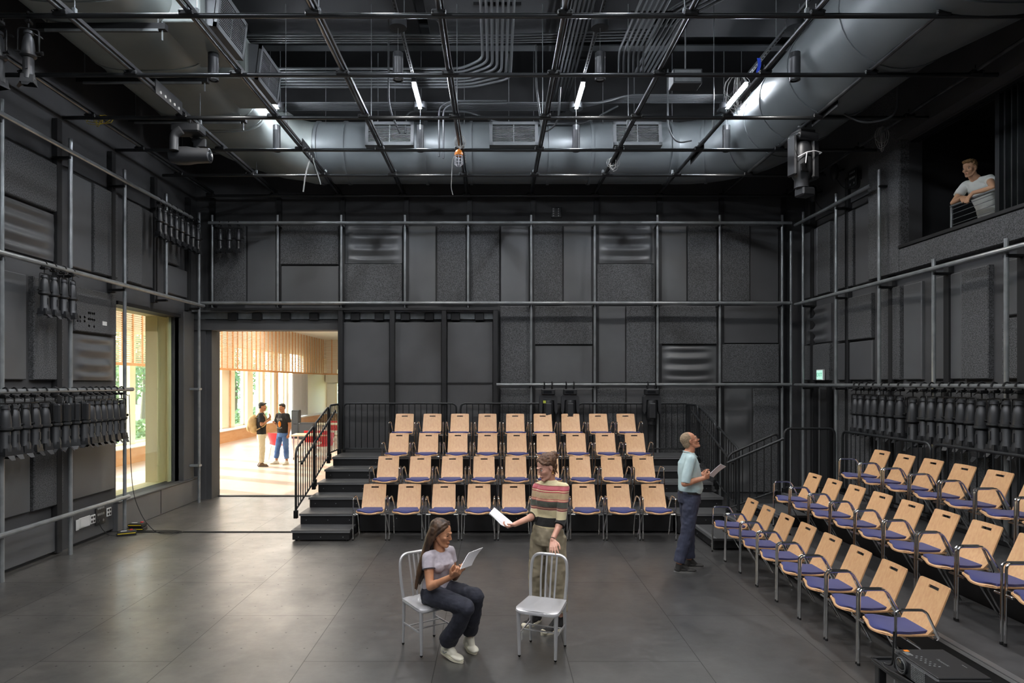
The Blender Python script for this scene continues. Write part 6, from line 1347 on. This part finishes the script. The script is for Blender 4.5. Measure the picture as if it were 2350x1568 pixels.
# --- standing woman
def standing_woman():
    t = Thing('person', 'standing woman in a striped sweater leaning a hand on a metal chair', 'person', loc=(0, 0, 0))
    f = V((-.62, -.78, 0)); r = V((-.78, .62, 0)); pel = V((.500, 6.20, .925))
    hd = Head((.480, 6.165, 1.528), (-.84, -.40, -.36), k=1.0); nb = V((.515, 6.20, 1.402))
    sR = V((.405, 6.285, 1.318)); sL = V((.642, 6.13, 1.335)); eR = P(1227, 1184, 6.20); wR = P(1181, 1204, 6.03); eL = P(1287, 1198, 6.04); wL = P(1268, 1240, 5.92)
    b = MB(); hd.build(b, nb)
    torso(b, [(pel-V((0,0,.08)), r*.135, f*.09), (pel+V((0,0,.02)), r*.135, f*.09), (pel+V((0,0,.14)), r*.105, f*.075), (pel+V((0,0,.28)), r*.125, f*.09), (nb-V((0,0,.07)), r*.10, f*.055), (nb, r*.05, f*.048)])
    b.limb([nb-V((0,0,.05)), sR-V((0,0,.004)), eR, wR], [.036, .043, .034, .0235]); b.limb([nb-V((0,0,.05)), sL-V((0,0,.004)), eL, wL], [.036, .043, .033, .0235])
    b.limb([eR*.75+wR*.25, eR], [.036, .034]); b.limb([eL*.75+wL*.25, eL], [.036, .033])
    hand(b, wR, (P(1160, 1211, 5.99)-wR), (.1, .2, .95), -1, [.55, .7, .8, .9], thumb=.8)
    hand(b, wL, (P(1271, 1274, 5.815)-wL), (.25, .75, -.3), 1, [.20, .16, .2, .28], spread=.7, thumb=.3)
    hR = pel+r*.09-V((0,0,.03)); hL = pel-r*.09-V((0,0,.03)); aR = V((.405, 6.36, .10)); aL = V((.605, 6.17, .10)); kR = (hR+aR)*.5+f*.02; kL = (hL+aL)*.5+f*.02
    for h_, k_, a_ in ((hR, kR, aR), (hL, kL, aL)): b.limb([h_, k_, a_], [.075, .05, .034])
    bi = t.part('body', fuse(b, .0048, 2), M_skinB); hd.face(t, bi)
    t.part('bracelet', MB().tube([wL+(eL-wL).normalized()*.012+Quaternion((eL-wL).normalized(), 2*math.pi*j/18) @ ((eL-wL).orthogonal().normalized()*.027) for j in range(18)], .003, 6, closed=True), M_chrome)
    t.part('earring', MB().tube(arc(hd.p(0.0, -.082, -.048), .011, 0, 5.9, 12, hd.f, hd.u), .0022, 6), mat('gold', 'c8a050', 0.25, 1.0))
    # sweater
    m = MB(); torso(m, [(V((.505, 6.20, .955)), r*.150, f*.108), (V((.503, 6.20, 1.00)), r*.148, f*.108), (V((.505, 6.20, 1.08)), r*.138, f*.100), (V((.51, 6.195, 1.18)), r*.145, f*.112), (V((.515, 6.20, 1.27)), r*.150, f*.105), (nb-V((0,0,.05)), r*.125, f*.080), (nb-V((0,0,.018)), r*.088, f*.068), (nb-V((0,0,.002)), r*.076, f*.062)])
    for q in (-1, 1): m.ell(V((.51, 6.195, 1.20))+f*.062-r*q*.050, (.055, .045, .060), (r, f, V((0,0,1))))
    u = (wR-eR).normalized(); m.limb([nb-V((0,0,.045)), sR-V((0,0,.006)), eR, eR+u*.035], [.05, .052, .047, .050], 16, True)
    u = (wL-eL).normalized(); m.limb([nb-V((0,0,.05)), sL-V((0,0,.006)), eL, eL+u*.045], [.05, .056, .049, .050], 16, True)
    t.part('sweater', fuse(m, .0055, 3, .010), M_strp)
    for e, w in ((eR, wR), (eL, wL)):
        u = (w-e).normalized(); t.part('cuff', MB().tube([e+u*.040+Quaternion(u, 2*math.pi*j/20) @ (u.orthogonal().normalized()*.049) for j in range(20)], .0045, 6, closed=True), M_blackt)
    # trousers
    m = MB(); m.loft([(pel-V((0,0,.13)), r*.165, f*.115), (pel-V((0,0,.05)), r*.168, f*.122), (pel+V((0,0,.02)), r*.158, f*.112), (pel+V((0,0,.055)), r*.143, f*.100)], 28)
    for h_, k_, a_ in ((hR, kR, aR), (hL, kL, aL)): m.limb([h_-V((0,0,.06)), k_, a_+V((0,0,.07))], [.098, .090, .080], 18, True)
    t.part('trousers', fuse(m, .006, 3, .020), M_khaki)
    shoe((.262, 6.165, .002), (.445, 6.395, .004), aR, M_shoeb, M_sole, canvas=True, lace=M_white, t=t); shoe((.422, 6.005, .002), (.655, 6.185, .004), aL, M_shoeb, M_sole, canvas=True, lace=M_white, t=t)
    h = MB(); h.ell(hd.p(-.027, 0, .047), (.085, .096, .083), hd.ax()); h.ell(hd.p(-.055, 0, -.008), (.070, .052, .066), hd.ax())
    bun = hd.p(-.118, 0, .070); h.ell(bun, (.036, .036, .034), hd.ax()); g = random.Random(8)
    for k in range(12): a = k*.9; h.ell(bun+(hd.r*math.cos(a)+hd.u*math.sin(a*1.3)+hd.f*math.sin(a))*.026, (.014, .014, .014), hd.ax(), 8, 6)
    for q in (-1, 1):
        h.limb([hd.p(.060, q*.020, .090), hd.p(.048, q*.055, .058), hd.p(-.010, q*.078, .040), hd.p(-.070, q*.050, .045)], [.013, .014, .014, .014], 8)
        for k in range(6): 
            z0 = hd.p(-.03-.008*k, q*(.066-.006*k), -.03); h.limb([z0, z0+hd.u*-.03+hd.f*g.uniform(-.012,.012), z0+hd.u*-.065+hd.f*g.uniform(-.02,.02)], [.007, .006, .003], 6)
    t.part('hair', fuse(h, .005, 1, .013, TEX2), M_hairB)
    t.done()
    booklet('script_pages', 'folded white script pages in the outstretched hand of the standing woman', [(P(1166,1213,5.97), P(1181,1204,6.14), P(1134,1165,6.14), P(1123,1178,5.97)), (P(1168,1211,5.985), P(1150,1205,5.93), P(1126,1180,5.955), P(1123,1178,5.965))])
standing_woman()

# --- man in the light blue shirt
def man():
    t = Thing('person', 'man in light blue shirt and glasses standing, looking up, holding paper', 'person')
    f = V((1, 0, 0)); r = V((0, -1, 0)); pel = V((2.395, 8.08, .965))
    hd = Head((2.395, 8.06, 1.605), (.90, -.06, .42), k=1.0); nb = V((2.385, 8.06, 1.455))
    sR = V((2.365, 7.905, 1.395)); sL = V((2.425, 8.215, 1.405)); eR = V((2.275, 7.865, 1.110)); wR = P(1614, 1098, 7.90); eL = V((2.44, 8.27, 1.15)); wL = V((2.545, 8.10, 1.185))
    b = MB(); hd.build(b, nb, True)
    torso(b, [(pel-V((0,0,.08)), r*.15, f*.11), (pel+V((0,0,.03)), r*.15, f*.11), (pel+V((0,0,.2)), r*.14, f*.10), (pel+V((-.01,0,.36)), r*.15, f*.11), (nb-V((0,0,.06)), r*.09, f*.06), (nb, r*.056, f*.052)])
    b.limb([nb-V((0,0,.07)), sR, eR, wR], [.04, .050, .041, .028]); b.limb([nb-V((0,0,.07)), sL, eL, wL], [.04, .050, .041, .028]); b.limb([eR*.72+wR*.28, eR], [.043, .041])
    hand(b, wR, (P(1629, 1091, 7.93)-wR), (0, .9, .4), 1, [.7, .8, .9, .9], s=1.0, thumb=.9); hand(b, wL, (P(1634, 1092, 8.02)-wL), (0, -.9, .4), -1, [.7, .8, .9, .9], s=1.0, thumb=.9)
    hR = pel+r*.09-V((0,0,.03)); hL = pel-r*.09-V((0,0,.03)); aR = V((2.245, 7.99, .10)); aL = V((2.43, 8.20, .10)); kR = V((2.345, 7.985, .50)); kL = V((2.41, 8.18, .50))
    for h_, k_, a_ in ((hR, kR, aR), (hL, kL, aL)): b.limb([h_, k_, a_], [.08, .055, .038])
    bi = t.part('body', fuse(b, .0052, 2), M_skinC); hd.face(t, bi, brow=M_hairC, lip=mat('pale_lips', 'a8685c', 0.5))
    m = MB(); torso(m, [(pel+V((.01,0,.0)), r*.165, f*.135), (pel+V((.018,0,.06)), r*.175, f*.150), (pel+V((.012,0,.15)), r*.165, f*.142), (pel+V((.0,0,.28)), r*.168, f*.135), (pel+V((-.01,0,.37)), r*.165, f*.120), (nb-V((0,0,.06)), r*.135, f*.090), (nb-V((0,0,.02)), r*.095, f*.076), (nb+V((0,0,.008)), r*.074, f*.068)])
    for s_, e_, w_ in ((sR, eR, wR), (sL, eL, wL)):
        u = (e_-s_).normalized(); w2 = (w_-e_).normalized(); m.limb([nb-V((0,0,.05)), s_-V((0,0,.006)), s_*.35+e_*.65, e_+u*.0+w2*.015], [.058, .062, .062, .058], 16, True)
    t.part('shirt', fuse(m, .006, 4, .010), M_shirt)
    cm = MB()
    for q in (-1, 1): cm.limb([nb+V((-.068, 0, .022)), nb+V((-.03, q*.064, .016)), nb+V((.045, q*.056, -.008)), nb+V((.092, q*.026, -.045))], [.009, .010, .012, .008], 8)
    t.part('collar', fuse(cm, .004, 1), M_shirt)
    for k in range(4): t.part('button', MB().ell(pel+V((.150-.012*abs(k-1), -.01, .10+.085*k)), (.004, .006, .006)), M_white)
    m = MB(); m.loft([(pel-V((0,0,.12)), r*.172, f*.130), (pel-V((0,0,.05)), r*.172, f*.135), (pel+V((0,0,.02)), r*.168, f*.134)], 28)
    for h_, k_, a_ in ((hR, kR, aR), (hL, kL, aL)): m.limb([h_-V((0,0,.05)), k_, a_+V((0,0,.03))], [.100, .082, .070], 18, True)
    t.part('trousers', fuse(m, .006, 3, .018), M_navy2)
    t.part('belt', MB().loft([(pel+V((.004,0,.0)), r*.173, f*.139), (pel+V((.004,0,.028)), r*.171, f*.138)], 28), M_rubber)
    shoe((2.455, 7.985, .002), (2.185, 8.00, .004), aR, M_shoeg, M_solg, t=t, lace=M_pipe); shoe((2.610, 8.20, .002), (2.355, 8.21, .004), aL, M_shoeg, M_solg, t=t, lace=M_pipe)
    h = MB(); h.ell(hd.p(-.020, 0, .034), (.0775, .0885, .0835), hd.ax()); h.ell(hd.p(-.050, 0, -.020), (.068, .052, .062), hd.ax()); t.part('hair', fuse(h, .005, 1, .003, TEX2), M_hairC)
    g = MB()
    for q in (-1, 1):
        g.tube(arc(hd.p(.098, q*.032, -.002), .019, 0, 2*math.pi*15/16, 15, hd.r, hd.u), .0016, 5, closed=True); g.tube([hd.p(.096, q*.051, .004), hd.p(.06, q*.074, .006), hd.p(-.01, q*.080, .008)], .0018, 5)
    g.tube([hd.p(.098, -.013, .003), hd.p(.102, 0, .005), hd.p(.098, .013, .003)], .0016, 5); t.part('glasses', g, M_rubber)
    t.done()
    booklet('script_pages', 'white paper held in both hands by the man in the light blue shirt', [(P(1626,1091,7.94), P(1654,1065,7.93), P(1666,1071,8.12), P(1637,1096,8.12))])
man()

# --- young man on the balcony
def balcony():
    t = Thing('person', 'young man in a pale t-shirt leaning on the control room railing', 'person')
    pel = V((6.86, 9.02, 4.60)); nb = V((6.60, 8.985, 5.125)); f = V((-.93, -.30, 0)).normalized(); r = V((f.y, -f.x, 0)); r = f.cross(V((0,0,1)))
    hd = Head((6.50, 8.96, 5.262), (-.86, -.42, -.20), k=1.0); sR = nb+r*.165+V((.02,0,-.05)); sL = nb-r*.165+V((.02,0,-.05))
    eR = V((6.395, 9.13, 4.835)); eL = V((6.41, 8.42, 4.835)); wR = V((6.33, 8.86, 4.835)); wL = V((6.33, 8.66, 4.84))
    # which shoulder is farther away (+y)?
    if sR.y < sL.y: sR, sL = sL, sR
    b = MB(); hd.build(b, nb, True)
    ax = (nb-pel).normalized(); fb = (f-ax*f.dot(ax)).normalized()
    torso(b, [(pel-ax*.08, r*.14, fb*.09), (pel, r*.14, fb*.09), (pel+ax*.2, r*.125, fb*.085), (pel+ax*.4, r*.14, fb*.095), (nb-ax*.05, r*.10, fb*.06), (nb, r*.055, fb*.05)])
    for s_, e_, w_ in ((sR, eR, wR), (sL, eL, wL)): b.limb([nb-ax*.04, s_, e_, w_], [.05, .047, .037, .026])
    hand(b, wR, (-.35, -.75, -.45), (.2, -.3, -.9), 1, .35, s=1.0); hand(b, wL, (-.45, .55, -.75), (.6, .3, -.7), -1, .35, s=1.0)
    for q in (-1, 1): b.limb([pel+r*q*.09, pel+r*q*.1+V((-.02,0,-.42)), pel+r*q*.1+V((.03,0,-.80))], [.075, .05, .035])
    bi = t.part('body', fuse(b, .0055, 2), M_skinD); hd.face(t, bi)
    m = MB(); torso(m, [(pel-ax*.06, r*.165, fb*.115), (pel+ax*.05, r*.165, fb*.118), (pel+ax*.2, r*.150, fb*.108), (pel+ax*.38, r*.160, fb*.115), (pel+ax*.48, r*.155, fb*.10), (nb-ax*.05, r*.115, fb*.075), (nb-ax*.01, r*.07, fb*.06)])
    for s_, e_ in ((sR, eR), (sL, eL)): u = (e_-s_).normalized(); m.limb([nb-ax*.05, s_, s_+u*.17], [.055, .063, .066], 16, True)
    t.part('t_shirt', fuse(m, .0065, 3, .018), M_tee)
    m = MB(); m.loft([(pel-ax*.14, r*.16, fb*.115), (pel-ax*.03, r*.158, fb*.112)], 24)
    for q in (-1, 1): m.limb([pel+r*q*.085-ax*.1, pel+r*q*.1+V((-.02,0,-.42)), pel+r*q*.1+V((.03,0,-.82))], [.085, .07, .065], 14)
    t.part('trousers', fuse(m, .009, 2, .012), M_denimd)
    for q in (-1, 1): shoe(pel+r*q*.1+V((-.19,0,-.878)), pel+r*q*.1+V((.07,0,-.878)), pel+r*q*.1+V((.02,0,-.79)), M_shoeg, M_solg, t=t, voxel=.008)
    h = MB(); h.ell(hd.p(-.022, 0, .044), (.080, .090, .082), hd.ax()); h.ell(hd.p(-.050, 0, .0), (.070, .050, .062), hd.ax())
    h.limb([hd.p(.055, -.04, .095), hd.p(.078, 0, .098), hd.p(.055, .04, .095)], [.02, .022, .02], 8); t.part('hair', fuse(h, .006, 1, .022, TEX2), M_hairD)
    t.done()
balcony()

# --- two visitors in the lobby
def visitor(label, base, fdir, kind):
    t = Thing('person', label, 'person'); B = V((base[0], base[1], 0)); f = V((*fdir, 0)).normalized(); U = V((0,0,1)); r = f.cross(U); q = lambda a, b, c: B+f*a+r*b+U*c
    hd = Head(q(.03, 0, 1.655 if kind == 0 else 1.61), f*(1.0)+U*-.05, k=1.02); nb = q(0, 0, 1.50 if kind == 0 else 1.46); dz = 0 if kind == 0 else -.04
    sR, sL = q(0, .175, 1.43+dz), q(0, -.175, 1.43+dz)
    if kind == 0: eR, wR, dR = q(.02, .24, 1.17), q(.22, .12, 1.30), (f*.4+U*.9-r*.2); eL, wL, dL = q(.05, -.23, 1.18), q(.20, -.10, 1.33), (f*.3+U*.9+r*.3)
    else: eR, wR, dR = q(-.02, .27, 1.14), q(.16, .16, 1.17), (f*.8-r*.4+U*.2); eL, wL, dL = q(-.02, -.23, 1.12), q(.02, -.24, .87), (U*-1+f*.1)
    b = MB(); hd.build(b, nb, True); torso(b, [(q(0,0,.86), r*.13, f*.10), (q(0,0,1.2), r*.13, f*.10), (q(0,0,1.38+dz), r*.14, f*.10), (nb, r*.055, f*.055)])
    b.limb([nb-U*.04, sR, eR, wR], [.05, .047, .038, .027]); b.limb([nb-U*.04, sL, eL, wL], [.05, .047, .038, .027]); hand(b, wR, dR, f*-1+U*.3, 1, .6, s=1.0); hand(b, wL, dL, (r if kind else f*-1), -1, .5, s=1.0)
    hp = [(q(0,.09,.90), q(.02,.10,.50), q(.0,.10,.09)), (q(0,-.09,.90), q(.0,-.11,.50), q(-.04,-.12,.09))]
    if kind == 1: hp = [(q(0,.09,.88), q(.03,.16,.48), q(.02,.22,.09)), (q(0,-.09,.88), q(.0,-.12,.48), q(-.02,-.13,.09))]
    for a, k_, c in hp: b.limb([a, k_, c], [.07, .05, .035])
    t.part('body', fuse(b, .010, 1), M_skinE); hd.face(t, 0)
    m = MB(); torso(m, [(q(0,0,.90), r*.175, f*.125), (q(0,0,1.05), r*.172, f*.125), (q(0,0,1.25), r*.178, f*.128), (q(0,0,1.38+dz), r*.175, f*.11), (nb-U*.04, r*.12, f*.08), (nb, r*.07, f*.06)])
    for s_, e_ in ((sR, eR), (sL, eL)): u = (e_-s_).normalized(); m.limb([nb-U*.05, s_, s_+u*.20], [.055, .068, .074], 14, True)
    t.part('t_shirt', fuse(m, .012, 2, .016), M_blackt)
    m = MB(); m.loft([(q(0,0,.78), r*.165, f*.12), (q(0,0,.93), r*.155, f*.115)], 24); w_ = .09 if kind == 0 else .078
    for a, k_, c in hp: m.limb([a-U*.05, k_, c+U*(.03 if kind == 0 else .08)], [.098, w_, w_*.88], 14, True)
    t.part('trousers', fuse(m, .012, 2, .018), M_chino if kind == 0 else M_jean)
    for i, (a, k_, c) in enumerate(hp):
        d2 = (f if kind == 0 else (f*.9+r*(.6 if i == 0 else -.1))).normalized(); c0 = V((c.x, c.y, 0.004)); shoe(c0+d2*.19, c0-d2*.08, c, M_brownshoe if kind == 0 else M_shoew, M_solg if kind == 0 else M_sole, t=t, voxel=.01)
    h = MB(); h.ell(hd.p(-.020, 0, .046), (.083, .094, .082), hd.ax()); h.ell(hd.p(-.048, 0, -.0), (.074, .055, .062), hd.ax()); h.limb([hd.p(.06, -.04, .088), hd.p(.082, 0, .090), hd.p(.06, .04, .088)], [.018, .02, .018], 8); t.part('hair', fuse(h, .009, 1, .012, TEX2), M_hairE)
    if kind == 1:
        pr = MB(); pr.ell(q(.128, .0, 1.15), (.055, .012, .085), (r, f, U), 16, 10); t.part('shirt_print', pr, M_orange, label='round orange print')
        w = MB(); g = random.Random(4)
        for k in range(8):
            x = -.09+.026*k; w.limb([q(.130, x, 1.26+.01*math.sin(k)), q(.130, x+.010, 1.315+.01*math.sin(k*2))], [.0035, .0035], 5); w.limb([q(.131, x, 1.03+.01*math.cos(k)), q(.131, x+.012*(-1)**k, 1.065)], [.0035, .0035], 5)
        t.part('shirt_lettering', w, M_white)
    t.done()
    if kind == 0:
        t = Thing('backpack', 'tan backpack worn by the visitor in cream trousers', 'backpack'); m = MB(); m.ell(q(-.24, 0, 1.18), (.155, .13, .235), (r, f, U)); m.ell(q(-.20, 0, 1.05), (.16, .12, .13), (r, f, U)); m.ell(q(-.20, 0, 1.32), (.12, .09, .12), (r, f, U))
        t.part('bag', fuse(m, .012, 2, .01), M_pack); t.part('front_pocket', fuse(MB().ell(q(-.33, 0, 1.08), (.11, .06, .11), (r, f, U)), .01, 1), M_pack)
        for s_ in (-1, 1): t.part('strap', MB().tube(fillet([q(-.15, s_*.09, 1.36), q(-.02, s_*.115, 1.525), q(.13, s_*.125, 1.36), q(.12, s_*.15, 1.15), q(-.12, s_*.16, 1.02)], .08), .016, 8), M_pack)
        t.done()
visitor('visitor with black t-shirt and cream trousers carrying a tan backpack in the lobby', (-6.50, 18.15), (.72, .20), 0)
visitor('visitor with printed black t-shirt and blue jeans facing the doorway in the lobby', (-6.06, 18.62), (-.42, -.9), 1)
